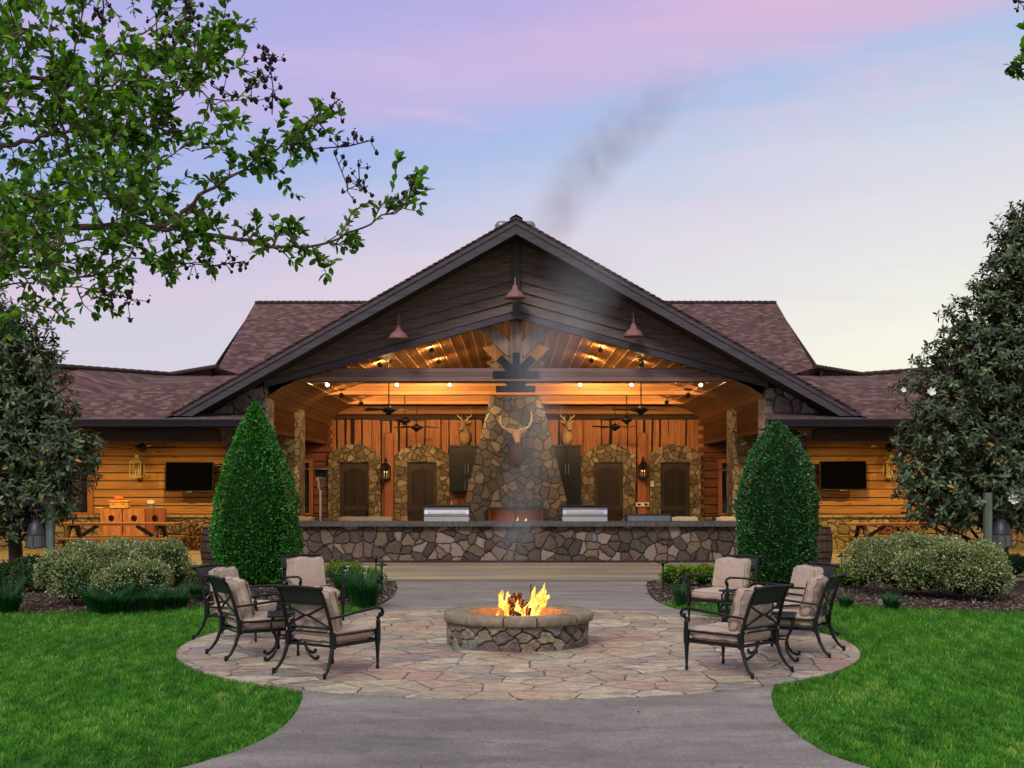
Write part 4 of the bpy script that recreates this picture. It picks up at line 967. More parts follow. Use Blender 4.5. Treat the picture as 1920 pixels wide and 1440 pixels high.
def plight(name, loc, energy, col, size=.05, parent=None, typ='POINT', tgt=None, ang=70, blend=.5):
    l = bpy.data.lights.new(name, typ); l.energy = energy; l.color = col; l.shadow_soft_size = size
    if typ == 'SPOT': l.spot_size = R(ang); l.spot_blend = blend
    o = bpy.data.objects.new(name, l); COL.objects.link(o); o.location = loc
    if tgt is not None: o.rotation_euler = (Vector(tgt)-Vector(loc)).to_track_quat('-Z', 'Y').to_euler()
    if parent is not None: o.parent = parent
    return o
plight('flame_glow', (PC[0]+.1, PC[1]-.1, .72), 9, (1, .45, .12), .2)
plight('fire_light', (PC[0], PC[1]-.1, .33), 55, (1, .36, .06), .1)

# ------------------------------------------------------------------ patio chairs
def cush(w_, d, h, n=9, seed=0, bulge=.16, wr=.006):
    g = np.random.default_rng(seed); mb = MB(); ph = g.uniform(0, 6, 8)
    def P(u, v, s):
        r = max(abs(u), abs(v)); k = 1-.5*max(0, (r-.72)/.28)**2
        edge = 1-.06*min(abs(u), abs(v))**2*(r > .9)
        z = s*h/2*(k+bulge*(1-u*u)*(1-v*v))
        z += wr*(math.sin(u*7+v*3+ph[0])*math.sin(v*6+ph[1])+.7*math.sin(u*13-v*9+ph[2])*(.4+.6*r))
        return (u*w_/2*edge+wr*math.sin(v*5+ph[3]), v*d/2*edge+wr*math.sin(u*5+ph[4]), z)
    t = [-1+2*i/n for i in range(n+1)]
    t = [math.copysign(abs(a)**.75, a) for a in t]
    for s in (-1, 1):
        vs = [P(u, v, s) for v in t for u in t]; m = n+1
        fs = [[j*m+i, j*m+i+1, (j+1)*m+i+1, (j+1)*m+i] for j in range(n) for i in range(n)]
        mb.add(vs, fs if s > 0 else [f[::-1] for f in fs], True)
    # sides
    rim = [(u, -1) for u in t]+[(1, v) for v in t[1:]]+[(u, 1) for u in t[::-1][1:]]+[(-1, v) for v in t[::-1][1:-1]]
    vs = []; L = len(rim)
    for kk in (-1, -.5, 0, .5, 1):
        for u, v in rim:
            a, b = P(u, v, -1), P(u, v, 1); f = (kk+1)/2; x, y, z = [p*(1-f)+q*f for p, q in zip(a, b)]; bl_ = 1+.03*(1-kk*kk); vs.append((x*bl_, y*bl_, z))
    mb.add(vs, [[i*L+k, i*L+(k+1) % L, (i+1)*L+(k+1) % L, (i+1)*L+k] for i in range(4) for k in range(L)], True)
    top = [Vector(P(u, v, 1)) for u, v in rim]; bot = [Vector(P(u, v, -1)) for u, v in rim]
    pp = MB(); pp.tube(top+[top[0]], .006, 5, False); pp.tube(bot+[bot[0]], .006, 5, False)
    return mb, pp
def fabric(name, c):
    m, t, b = mat(name, c, .9, 0, .2); o = t.n('ShaderNodeTexCoord').outputs['Object']
    n = t.noise(o, 5, 4, .6); w1 = t.n('ShaderNodeTexWave', wave_type='BANDS', bands_direction='DIAGONAL', ins={'Vector': o, 'Scale': 90, 'Distortion': 1.0}).outputs['Fac']
    lk(t, t.mix(n, [k*.82 for k in c], [min(1, k*1.1) for k in c]), b.inputs['Base Color'])
    h = t.math('ADD', t.math('MULTIPLY', t.noise(t.mapv(o, (1, 1, .6)), 7, 3, .5, 1.5), 1.4), t.math('MULTIPLY', w1, .05)); bump(t, b, h, .55, .03)
    b.inputs['Sheen Weight'].default_value = .15; return m
M['fabric'] = fabric('cushion_fabric', (.46, .345, .285)); M['piping'] = fabric('piping_cord', (.36, .27, .22)); M['fabric_back'] = fabric('cushion_back', (.42, .36, .25))
def meshpanel():
    m, t, b = mat('woven_panel', (.015, .017, .019), .5, .3); o = t.n('ShaderNodeTexCoord').outputs['Object']
    w1 = t.n('ShaderNodeTexChecker', ins={'Vector': o, 'Scale': 90, 'Color1': (.035, .038, .04, 1), 'Color2': (.006, .007, .008, 1)}).outputs[0]; lk(t, w1, b.inputs['Base Color']); return m
M['woven'] = meshpanel()
def leg_foot(mb, x, y): mb.lathe([(.0, 0), (.017, 0), (.02, .012), (.016, .025), (.022, .032), (.016, .045), (.014, .06)], 10, c=(x, y, 0))
def make_chair():
    t = thing('patio_armchair', 'x', 'patio chair', (0, 0, 0)); W2 = .335; I = M['iron']
    yb = -.36; yf = .38
    for s in (-1, 1):
        # front leg: tapered with turned knob
        a = MB(); a.tube([(s*W2, yf, .02), (s*W2, yf, .15), (s*W2, yf, .28)], [.012, .019, .026], 4); leg_foot(a, s*W2, yf)
        a.lathe([(.026, .27), (.033, .285), (.024, .3), (.03, .315)], 8, c=(s*W2, yf, 0)); a.box((s*W2-.027, yf-.027, .3), (s*W2+.027, yf+.027, .45), bev=.006); a.build('leg', I, t)
        b = MB(); b.tube([(s*(W2-.01), yb+.03, .33), (s*(W2-.005), yb+.0, .26), (s*(W2), yb-.03, .17), (s*(W2+.02), yb-.085, .08), (s*(W2+.035), yb-.15, .02)], [.024, .023, .021, .018, .015], 6); leg_foot(b, s*(W2+.035), yb-.15)
        b.build('leg', I, t)
        # arm: back post to front, curl over front post
        c = MB(); c.tube([(s*(W2-.01), yb-.02, .615), (s*(W2+.015), yb+.15, .632), (s*(W2+.03), yb+.35, .655), (s*(W2+.03), yf-.1, .678), (s*(W2+.028), yf-.03, .68), (s*(W2+.026), yf+.035, .662), (s*(W2+.025), yf+.06, .625), (s*(W2+.024), yf+.045, .59), (s*(W2+.022), yf+.015, .583), (s*(W2+.02), yf+.0, .605)], [.016, .017, .019, .021, .021, .021, .021, .02, .018, .014], 8, sq=.8)
        c.ball((s*(W2+.02), yf+.02, .6), .024, 8); c.lathe([(.01, .585), (.026, .57), (.014, .55), (.02, .535), (.03, .52), (.024, .505), (.026, .45)], 10, c=(s*(W2+.01), yf, 0)); c.build('armrest', I, t)
    f = MB()
    for s in (-1, 1):   # back post curve
        f.tube([(s*(W2-.01), yb+.03, .3), (s*(W2-.01), yb+.015, .45), (s*(W2-.015), yb-.02, .6), (s*(W2-.03), yb-.075, .78), (s*(W2-.035), yb-.115, .88), (s*(W2-.035), yb-.16, .93)], [.026, .024, .021, .019, .018, .015], 7)
        f.tube([(s*W2, yb+.03, .315), (s*W2, yf, .315)], .014, 6); f.tube([(s*W2, yb+.03, .43), (s*W2, yf, .43)], .012, 6); f.tube([(s*W2, yb+.03, .335), (s*W2, yf, .335)], .008, 5)
        f.box((s*(W2-.01)-.028, yb, .29), (s*(W2-.01)+.028, yb+.055, .46), bev=.006)
    f.tube([(-W2, yf, .315), (W2, yf, .315)], .014, 6); f.tube([(-W2, yf, .335), (W2, yf, .335)], .008, 5); f.tube([(-W2, yb+.03, .315), (W2, yb+.03, .315)], .014, 6)
    for k in range(5): f.box((-W2, yb+.1+k*.14, .308), (W2, yb+.13+k*.14, .316))
    f.build('seat_frame', I, t)
    b = MB(); bw_ = W2-.03
    b.tube([(-bw_-.03, yb-.165, .938), (-bw_*.5, yb-.17, .945), (0, yb-.172, .95), (bw_*.5, yb-.17, .945), (bw_+.03, yb-.165, .938)], .019, 8)
    for x in (-bw_-.03, -.14, -.02, .02, .14, bw_+.03): b.ball((x, yb-.168, .943), .026 if abs(x) > .2 else .023, 7)
    b.tube([(-bw_, yb-.07, .765), (bw_, yb-.07, .765)], .011, 6)
    for z, y in ((.505, yb+.0), (.46, yb+.012)): b.tube([(-bw_, y, z), (bw_, y, z)], .011, 6)
    for s in (-1, 1): b.tube([(-s*bw_, yb-.0, .515), (-s*.05, yb-.036, .635), (s*.05, yb-.04, .645), (s*bw_, yb-.068, .758)], [.013, .011, .011, .013], 5); b.tube([(-s*bw_*.9, yb-.004, .53), (s*bw_*.9, yb-.07, .745)], .007, 5)
    bo = b.build('back_frame', I, t)
    wp = MB(); wp.add([(-bw_, yb-.07, .77), (bw_, yb-.07, .77), (bw_, yb-.15, .93), (-bw_, yb-.15, .93)], [[0, 1, 2, 3]]); wp.add([(-bw_, yb-.065, .77), (bw_, yb-.065, .77), (bw_, yb-.145, .93), (-bw_, yb-.145, .93)], [[0, 1, 2, 3]]); wp.build('woven_panel', M['woven'], bo)
    mb, pp = cush(.62, .68, .155, 10, 3); o = mb.build('seat_cushion', M['fabric'], t, (0, .04, .405)); pp.build('piping', M['piping'], o)
    mb, pp = cush(.58, .5, .15, 10, 5, .3, .01); o = mb.build('back_cushion', M['fabric'], t, (0, -.245, .68)); o.rotation_euler = (R(104), 0, 0); pp.build('piping', M['piping'], o)
    bk_ = MB(); bk_.box((-.27, -.2, -.079), (.27, .2, -.076)); bk_.build('backing', M['fabric_back'], o)
    ti = MB()
    for s in (-1, 1): ti.tube([(s*.285, -.3, .6), (s*.31, -.34, .56), (s*.315, -.36, .5), (s*.3, -.385, .46)], [.007, .008, .006, .004], 4)
    ti.build('tie', M['fabric'], t)
    return t
chair = make_chair()
FW = lambda deg: R(deg-90)       # local +y faces direction 'deg' (from +x)
chairs = [(-2.0, 13.3, 56, 'metal armchair at the front of the left group, its X back turned to the camera'),
 (-3.07, 14.55, 31, 'metal armchair seen half from behind, left of the front side table of the left group'),
 (-3.62, 16.15, -16, 'metal armchair farthest left, mostly hidden behind the chair before it'),
 (-3.05, 18.35, -58, 'metal armchair at the back of the left group beside the tall grass, facing forward'),
 (2.4, 13.3, 134, 'metal armchair at the front of the right group, its X back turned to the camera'),
 (3.42, 14.8, 152, 'metal armchair at the far right end of the right group, seen half from behind'),
 (3.75, 16.5, 198, 'metal armchair of the right group mostly hidden behind the far right chair'),
 (3.12, 18.2, 226, 'metal armchair of the right group at the back, beside the cone shrub, facing the camera')]
for i, (x, y, a, lb) in enumerate(chairs):
    gname = 'cushioned metal armchairs round the fire pit'
    if i == 0: chair.location = (x, y, .037); chair.rotation_euler = (0, 0, FW(a)); chair['label'] = lb; chair['group'] = gname
    else: dup(chair, (x, y, .037), FW(a), lb, gname)
def make_table():
    t = thing('side_table', 'x', 'side table', (0, 0, 0)); I = M['iron']
    b = MB(); s_ = .27
    for k in range(-4, 5): b.box((-s_+.02, k*.055-.012, .515), (s_-.02, k*.055+.012, .528)); b.box((k*.055-.008, -s_+.02, .512), (k*.055+.008, s_-.02, .52))
    b.build('lattice', I, t)
    r = MB()
    for q in (-1, 1): r.box((-s_, q*s_-.03, .505), (s_, q*s_+.0, .53) if q > 0 else (s_, q*s_+.03, .53), bev=.006); r.box((q*s_-.03 if q > 0 else q*s_, -s_+.03, .505), (q*s_ if q > 0 else q*s_+.03, s_-.03, .53), bev=.006)
    r.build('table_rim', I, t)
    for sx_ in (-1, 1):
        for sy_ in (-1, 1):
            l = MB(); P = lambda d, z: (sx_*d, sy_*d, z)
            l.tube([P(.2, .51), P(.235, .45), P(.225, .37), P(.18, .28), P(.16, .2), P(.175, .12), P(.215, .055), P(.265, .022), P(.3, .03), P(.305, .055), P(.29, .06)], [.014, .015, .016, .015, .014, .015, .017, .018, .018, .015, .01], 7)
            l.ball(P(.297, .04), .021, 7); l.build('leg', I, t)
    sh = MB()
    for q in (-1, 1): sh.tube([(-.17, q*.17, .25), (.17, q*.17, .25)], .009, 6); sh.tube([(q*.17, -.17, .25), (q*.17, .17, .25)], .009, 6)
    sh.tube([(-.17, -.17, .25), (.17, .17, .25)], .008, 6); sh.tube([(-.17, .17, .25), (.17, -.17, .25)], .008, 6); sh.build('stretcher', I, t)
    return t
tb_ = make_table(); gt = 'square metal side tables between the armchairs'
for i, (x, y, a, lb) in enumerate([(-2.62, 14.25, 12, 'square black metal side table between the two front chairs of the left group'), (-3.2, 17.35, -35, 'square black metal side table between the two back chairs of the left group'), (3.02, 14.2, -15, 'square black metal side table between the two front chairs of the right group'), (3.3, 17.35, 30, 'square black metal side table between the two back chairs of the right group')]):
    if i == 0: tb_.location = (x, y, .037); tb_.rotation_euler = (0, 0, R(a)); tb_['label'] = lb; tb_['group'] = gt
    else: dup(tb_, (x, y, .037), R(a), lb, gt)

# ------------------------------------------------------------------ path lights, barrels, lantern posts
def path_light():
    t = thing('path_light', 'x', 'path light'); p = MB(); p.tube([(0, 0, 0), (0, 0, .55)], .014, 8); p.build('post', M['iron'], t)
    c = MB(); c.lathe([(.0, .63), (.02, .62), (.025, .6), (.06, .585), (.115, .56), (.112, .552), (.03, .57), (.03, .52), (.018, .5)], 20); c.build('lamp_shade', M['iron'], t); return t
pl0 = path_light()
for i, (px_, py_, z_, lb) in enumerate([(705, 1101, .62, 'black mushroom path light behind the other one left of the path'), (716, 1118, .6, 'black mushroom path light nearest the concrete apron, left of the path'), (1243, 1112, .62, 'black mushroom path light in the mulch right of the path'), (1568, 1092, .72, 'black mushroom path light between the right cone shrub and the hedge')]):
    x, y = gd(px_, py_); loc = (x, min(y, 25.5), .02)
    if i == 0: pl0.location = loc; pl0['label'] = lb; pl0['group'] = 'black mushroom path lights'
    else: dup(pl0, loc, 0, lb, 'black mushroom path lights')
def barrel():
    t = thing('barrel', 'x', 'barrel'); b = MB(); P_ = [(.0, .02), (.27, .02), (.29, .0)]+[(.29+.06*math.sin(math.pi*i/12), .02+.96*i/12) for i in range(13)]+[(.27, .98), (.265, .95), (0, .95)]
    b.lathe(P_, 28); b.build('staves', wood('barrel_wood', (.06, .03, .02), (.1, .05, .035), 'z', rough=.6, knots=False), t)
    for z in (.04, .2, .36, .64, .8, .96):
        h = MB(); r = .293+.06*math.sin(math.pi*(z-.02)/.96); h.lathe([(r, z-.022), (r+.006, z-.02), (r+.006, z+.02), (r, z+.022)], 28); h.build('hoop', M['iron'], t)
    return t
br0 = barrel(); br0.location = (-7.55, 30.6, .045); br0['label'] = 'dark wooden barrel left of the left cone shrub'; br0['group'] = 'wooden barrels on the deck'
dup(br0, (7.72, 30.8, .045), .4, 'dark wooden barrel right of the right cone shrub', 'wooden barrels on the deck')
def lantern_post(loc, side, lb):
    t = thing('lantern_post', lb, 'lantern post', loc, group='weathered posts with hanging lanterns')
    p = MB(); p.box((-.07, -.07, 0), (.07, .07, 1.93), bev=.012); p.build('post', M['stain_post'], t)
    a = MB(); a.tube([(0, 0, 1.78), (side*.1, 0, 1.77), (side*.22, 0, 1.72), (side*.24, 0, 1.66)], .012, 6); a.build('bracket', M['iron'], t)
    l = MB(); l.lathe([(0, 1.66), (.02, 1.655), (.1, 1.62), (.16, 1.58), (.15, 1.57), (.05, 1.6)], 16, c=(side*.26, 0, 0)); l.lathe([(.06, 1.42), (.08, 1.4), (.15, 1.32), (.19, 1.18), (.2, 1.12)], 16, c=(side*.26, 0, 0)); l.lathe([(.215, .87), (.225, .87), (.225, .9), (.215, .9)], 16, c=(side*.26, 0, 0))
    for k in range(8):
        an = k*math.pi/4; l.tube([(side*.26+.2*math.cos(an), .2*math.sin(an), 1.12), (side*.26+.22*math.cos(an), .22*math.sin(an), .88)], .008, 4)
    for k in range(4):
        an = k*math.pi/2+.4; l.tube([(side*.26+.05*math.cos(an), .05*math.sin(an), 1.6), (side*.26+.07*math.cos(an), .07*math.sin(an), 1.41)], .007, 4)
    l.lathe([(.2, 1.14), (.204, 1.14), (.204, 1.12), (.2, 1.12)], 16, c=(side*.26, 0, 0)); lo = l.build('lantern', M['gutter'], t)
    gg = MB(); gg.lathe([(.19, 1.12), (.21, .88)], 16, c=(side*.26, 0, 0)); gg.build('lantern_glass', simple('frosted_glass', (.07, .07, .08), .3, 0, .1, 6, 0), lo)
xx, yy = gd(95, 1112); lantern_post((xx, yy, 0), -1, 'grey weathered post with dark lantern, standing in the left hedge')
xx, yy = gd(1852, 1110); lantern_post((xx, yy, 0), 1, 'grey weathered post with dark lantern, under the right magnolia tree')

# ------------------------------------------------------------------ bar equipment and seating
def grill(x, lb):
    t = thing('grill', lb, 'grill', (x, 32.45, 1.0+.12), group='stainless grills on the bar')
    w2 = .6; b = MB(); b.box((-w2, -.32, -.0), (w2, .32, .135), bev=.01)
    for k in range(9):
        for z in (.05, .095): b.box((-w2+.1+k*.115, -.325, z), (-w2+.185+k*.115, -.321, z+.012))
    b.build('firebox', M['ss'], t)
    h = MB(); pts = [(-.32, .14), (-.325, .2), (-.3, .3), (-.22, .4), (-.1, .425), (.3, .425), (.3, .14)]; h.prism(pts, -w2+.01, w2-.01, 'x'); h.build('lid', M['ss'], t)
    f = MB()
    for s in (-1, 1): f.prism([(p_[0], p_[1]) for p_ in [(-.33, .14), (-.335, .2), (-.31, .31), (-.225, .415), (-.1, .44), (.31, .44), (.31, .14)]], s*(w2-.01), s*(w2+.012), 'x')
    f.box((-w2, -.28, .41), (w2, -.2, .445)); f.build('lid_trim', M['black'], t)
    hd = MB(); hd.tube([(-w2+.12, -.39, .26), (w2-.12, -.39, .26)], .012, 8)
    for s in (-1, 1): hd.tube([(s*(w2-.14), -.39, .26), (s*(w2-.14), -.31, .24)], .01, 6)
    hd.build('handle', M['ss'], t)
grill((841-968)/71.+.0, 'stainless steel grill with closed lid on the bar, left of the fireplace'); grill((1094-968)/71.+.1, 'stainless steel grill with closed lid on the bar, right of the fireplace')
gb = thing('flat_griddle', 'low grey covered griddle on the bar, right of the right grill', 'griddle', ((1218-964)/71., 32.45, 1.12))
b = MB(); b.box((-.58, -.26, 0), (.58, .26, .17), bev=.015); b.build('cover', M['grey_metal'], gb); b = MB(); b.box((-.6, -.28, .0), (-.585, .28, .19)); b.box((.585, -.28, .0), (.6, .28, .19)); b.box((-.6, -.285, .17), (.6, .29, .188), bev=.004); b.build('rim', M['gutter'], gb)
M['cushion_y'] = fabric('lounge_fabric', (.52, .42, .26))
def lounge(x, y, wd, lb, rz=0):
    t = thing('lounge_chair', lb, 'lounge chair', (x, y, .045), rz, group='cushioned lounge seats behind the bar')
    f = MB(); f.box((-wd/2, -.35, .0), (-wd/2+.06, .4, .6)); f.box((wd/2-.06, -.35, 0), (wd/2, .4, .6)); f.box((-wd/2, -.4, .25), (wd/2, .4, .32)); f.box((-wd/2, -.42, .0), (wd/2, -.37, .88)); f.build('frame', M['iron'], t)
    mb, pp = cush(wd-.14, .62, .16, 6, 2); o = mb.build('seat_cushion', M['cushion_y'], t, (0, .02, .4))
    mb, pp = cush(wd-.1, .62, .2, 8, 4, .25); o = mb.build('back_cushion', M['cushion_y'], t, (0, -.3, .84)); o.rotation_euler = (R(96), 0, 0)
for (px_, wd, lb) in ((572, .8, 'pale cushioned seat behind the bar, partly behind the left cone shrub'), (667, .95, 'pale cushioned seat just right of the patio heater'), (711, .95, 'pale cushioned seat behind the bar in front of the left wall post'), (1281, .85, 'pale cushioned seat behind the bar, right of the griddle'), (1362, .8, 'pale cushioned seat behind the bar, beside the right cone shrub')):
    d = 34.6; lounge((px_-964)/FPX*d, d, wd, lb)
def heater(x, y, lb):
    t = thing('patio_heater', lb, 'patio heater', (x, y, .045), group='patio heaters')
    b = MB(); b.lathe([(0, 0), (.24, 0), (.24, .6), (.2, .66), (.05, .68)], 20); b.build('base', M['ss'], t); p = MB(); p.tube([(0, 0, .66), (0, 0, 1.95)], .035, 12); p.build('pole', M['ss'], t)
    h = MB(); h.lathe([(.05, 1.9), (.09, 2.0), (.09, 2.14), (.14, 2.2), (.15, 2.27)], 18); h.build('burner', M['ss'], t); e_ = MB(); e_.lathe([(.15, 2.27), (.155, 2.28), (.155, 2.46), (.1, 2.47)], 18); e_.build('mesh_screen', M['black'], t)
    r = MB(); r.lathe([(.0, 2.6), (.06, 2.6), (.46, 2.5), (.47, 2.49), (.06, 2.57), (0, 2.57)], 28); r.build('reflector', M['ss'], t)
heater((601-964)/FPX*34.6, 34.6, 'steel patio heater standing behind the left end of the bar'); heater((1374-964)/FPX*36.9, 37.3, 'steel patio heater mostly hidden behind the right stone pillar')

# ------------------------------------------------------------------ lanterns, TVs, fans, mounts, cabinets
M['brass'] = simple('aged_brass', (.45, .34, .16), .5, .3, .2, 12, .1)
M['glassc'] = mat('lantern_glass', (.6, .55, .45), .1)[0]; M['glassc'].node_tree.nodes['Principled BSDF'].inputs['Transmission Weight'].default_value = .8
M['bulb'] = emis('bulb_glow', (1, .62, .25), 6); M['candle'] = emis('candle_glow', (1, .6, .3), 2.2)
def lantern(name, loc, m, lb, sc_=1.0, lit=False):
    t = thing(name, lb, 'wall lantern', loc, group='wall lanterns'); w2, h = .15*sc_, .42*sc_
    f = MB()
    for sx_ in (-1, 1):
        for sy_ in (-1, 1): f.box((sx_*w2-.012, sy_*w2-.012, -h/2), (sx_*w2+.012, sy_*w2+.012, h/2))
    for z in (-h/2, h/2, -h/2+.05, h/2-.04):
        for q in (-1, 1): f.box((-w2-.012, q*w2-.01, z-.01), (w2+.012, q*w2+.01, z+.01)); f.box((q*w2-.01, -w2, z-.01), (q*w2+.01, w2, z+.01))
    f.box((-w2-.02, -w2-.02, -h/2-.03), (w2+.02, w2+.02, -h/2)); f.lathe([(w2*1.5, h/2+.0), (w2*.5, h/2+.13*sc_), (w2*.45, h/2+.19*sc_), (w2*.6, h/2+.2*sc_), (.0, h/2+.26*sc_)], 4, a0=math.pi/4, smooth=False)
    f.tube([(0, 0, h/2+.24*sc_), (0, .0, h/2+.3*sc_), (0, w2, h/2+.32*sc_), (0, w2+.1, h/2+.22*sc_)], .012, 6); f.tube([(0, 0, -h/2-.02), (0, .05, -h/2-.1), (0, w2+.1, -h/2-.08)], .012, 6); f.box((-.05, w2+.05, -h/2), (.05, w2+.08, h/2)); f.build('frame', m, t)
    c = MB()
    for x in (-.04, .04): c.tube([(x, 0, -h/2), (x, 0, -.02)], .012, 6)
    c.build('candle', M['petal'], t)
    if lit:
        e_ = MB()
        for x in (-.04, .04): e_.ball((x, 0, .02), .016, 6, (1, 1, 2))
        e_.build('bulb', M['candle'], t)
for px_, py_, d, m, lb, s_, lit in ((723, 886, 41.6, 'iron', 'dark lantern on the wooden post between the two left doors', 1.0, True), (1206, 884, 41.6, 'iron', 'dark lantern on the wooden post between the two right doors', 1.0, True), (257, 880, 38.6, 'brass', 'brass coloured lantern on the wood siding beside the left television', 1.15, False), (1670, 880, 38.6, 'brass', 'brass coloured lantern on the wood siding beside the right television', 1.15, False)):
    lantern('wall_lantern', at(px_, py_, d), M[m], lb, s_, lit)
def tv(px0, px1, py0, py1, lb):
    d = 38.5; a, b = at(px0, py0, d), at(px1, py1, d); c = (a+b)/2; w2, h2 = (b.x-a.x)/2, (a.z-b.z)/2
    t = thing('television', lb, 'television', c, group='wall televisions'); f = MB()
    f.box((-w2, 0, -h2), (w2, .08, h2), bev=.01); f.build('casing', M['black'], t); s = MB(); s.box((-w2+.02, -.006, -h2+.035), (w2-.02, -.001, h2-.02)); s.build('screen', M['screen'], t); k = MB(); k.box((-.3, .08, -.2), (.3, .42, .2)); k.build('bracket', M['black'], t); l = MB(); l.box((-.1, -.008, -h2-.02), (.1, .05, -h2)); l.build('sensor', M['grey_metal'], t); t.rotation_euler = (R(-4), 0, 0)
tv(310, 400, 866, 922, 'black flat television on the wood siding left of the left cone shrub'); tv(1537, 1625, 864, 919, 'black flat television on the wood siding right of the right cone shrub')
def fan(loc, ztop, r, rot, lb, bl=5):
    t = thing('ceiling_fan', lb, 'ceiling fan', loc, R(rot), group='ceiling fans'); m = MB()
    m.lathe([(0, .1), (.05, .1), (.07, .06), (.16, .04), (.18, 0), (.16, -.06), (.08, -.09), (.06, -.14), (0, -.15)], 20); m.build('motor', M['iron'], t); rd = MB(); rd.tube([(0, 0, .09), (0, 0, ztop-loc[2])], .016, 8); rd.lathe([(.08, ztop-loc[2]), (.07, ztop-loc[2]-.05), (.02, ztop-loc[2]-.09)], 12); rd.build('downrod', M['iron'], t)
    for k in range(bl):
        Mx = Matrix.Rotation(2*math.pi*k/bl, 4, 'Z') @ Matrix.Rotation(R(11), 4, 'X'); b_ = MB(); b_.tube([Mx @ Vector((.14, 0, 0)), Mx @ Vector((.28, 0, 0))], .014, 5); b_.prism([(.25, -.05), (.45, -.075), (r-.03, -.08), (r, -.04), (r, .04), (r-.03, .08), (.45, .075), (.25, .05)], -.004, .004, 'z')
        b_.v[-16:] = [tuple(Mx @ Vector(p)) for p in b_.v[-16:]]; b_.build('blade', M['fanwood'], t)
M['fanwood'] = wood('fan_blade', (.05, .03, .022), (.08, .05, .035), 'x', rough=.5, knots=False)
for px_, py_, d, rot, lb in ((729, 768, 32.6, 10, 'dark ceiling fan in the left front of the gabled porch'), (759, 788, 36.8, 40, 'dark ceiling fan in the left middle of the gabled porch'), (781, 801, 40.4, 25, 'dark ceiling fan nearest the back wall on the left'), (1202, 768, 32.6, 30, 'dark ceiling fan in the right front of the gabled porch'), (1175, 786, 36.8, 5, 'dark ceiling fan in the right middle of the gabled porch'), (1153, 800, 40.4, 50, 'dark ceiling fan nearest the back wall on the right')):
    p = at(px_, py_, d); fan(tuple(p), 6.45-.3*abs(p.x-CX), .78, rot, lb)
for px_, lb in ((267, 'dark ceiling fan under the left wing porch above the brass lantern'), (1668, 'dark ceiling fan under the right wing porch above the brass lantern')):
    p = at(px_, 838, 34.0); fan(tuple(p), 3.52, .92, 8, lb, 5)
def cabinet(px0, px1, py0, py1, z_low, lb):
    d = 41.2; a, b = at(px0, py0, d), at(px1, py1, d); t = thing('cabinet', lb, 'cabinet', ((a.x+b.x)/2, 41.45, 0), group='black cabinets beside the chimney'); w2 = (b.x-a.x)/2; zt = a.z; z0 = z_low
    c = MB(); c.box((-w2, -.2, z0), (w2, .5, zt)); c.box((-w2-.04, -.26, zt), (w2+.04, .5, zt+.07), bev=.01); c.build('body', M['black'], t)
    zm = z0+(zt-z0)*.62
    for s in (-1, 1):
        dr = MB(); dr.box((s*.01, -.23, z0+.02), (s*(w2-.02), -.205, zt-.03), bev=.006); o = dr.build('door', M['cabinet'], t)
        h = MB(); 
        for zc in (zt-.75, z0+.25): h.tube([(s*.055, -.27, zc-.18), (s*.055, -.27, zc+.18)], .01, 6); h.tube([(s*.055, -.27, zc-.16), (s*.055, -.22, zc-.16)], .006, 4); h.tube([(s*.055, -.27, zc+.16), (s*.055, -.22, zc+.16)], .006, 4)
        h.build('handle', M['ss'], o)
    return t
cabinet(843, 907, 838, 922, 1.86, 'black double door cabinet hung left of the stone chimney'); cabinet(1037, 1089, 838, 980, .3, 'tall black double door cabinet right of the stone chimney')
bc = thing('back_counter', 'wooden back counter under the left black cabinet', 'counter', ((870-964)/55.2, 41.45, 0)); b = MB(); b.box((-.55, -.3, .045), (.55, .5, 1.2)); b.build('base_cabinet', M['cabinet'], bc); b = MB(); b.box((-.55, .42, 1.27), (.55, .5, 1.86)); b.build('backsplash', M['trim_red'], bc); b = MB(); b.box((-.58, -.33, 1.2), (.58, .5, 1.26), bev=.01); b.build('countertop', M['slab'], bc)
for k, (x, c, lb) in enumerate([(-.42, 'petal', 'small white bottle at the left end of the back counter'), (-.18, 'iron', 'small dark bottle on the back counter under the cabinet'), (.08, 'brass', 'small amber bottle near the middle of the back counter'), (.4, 'petal', 'taller white bottle on the back counter next to the chimney')]):
    b = MB(); b.lathe([(0, 0), (.035, 0), (.035, .16+.03*(k == 3)), (.014, .2+.03*(k == 3)), (.014, .27+.03*(k == 3)), (0, .27+.03*(k == 3))], 12); o = b.build('bottle', M[c]); o.location = ((870-964)/55.2+x, 41.25, 1.26); tag(o, lb, 'bottle', 'bottles on the back counter')
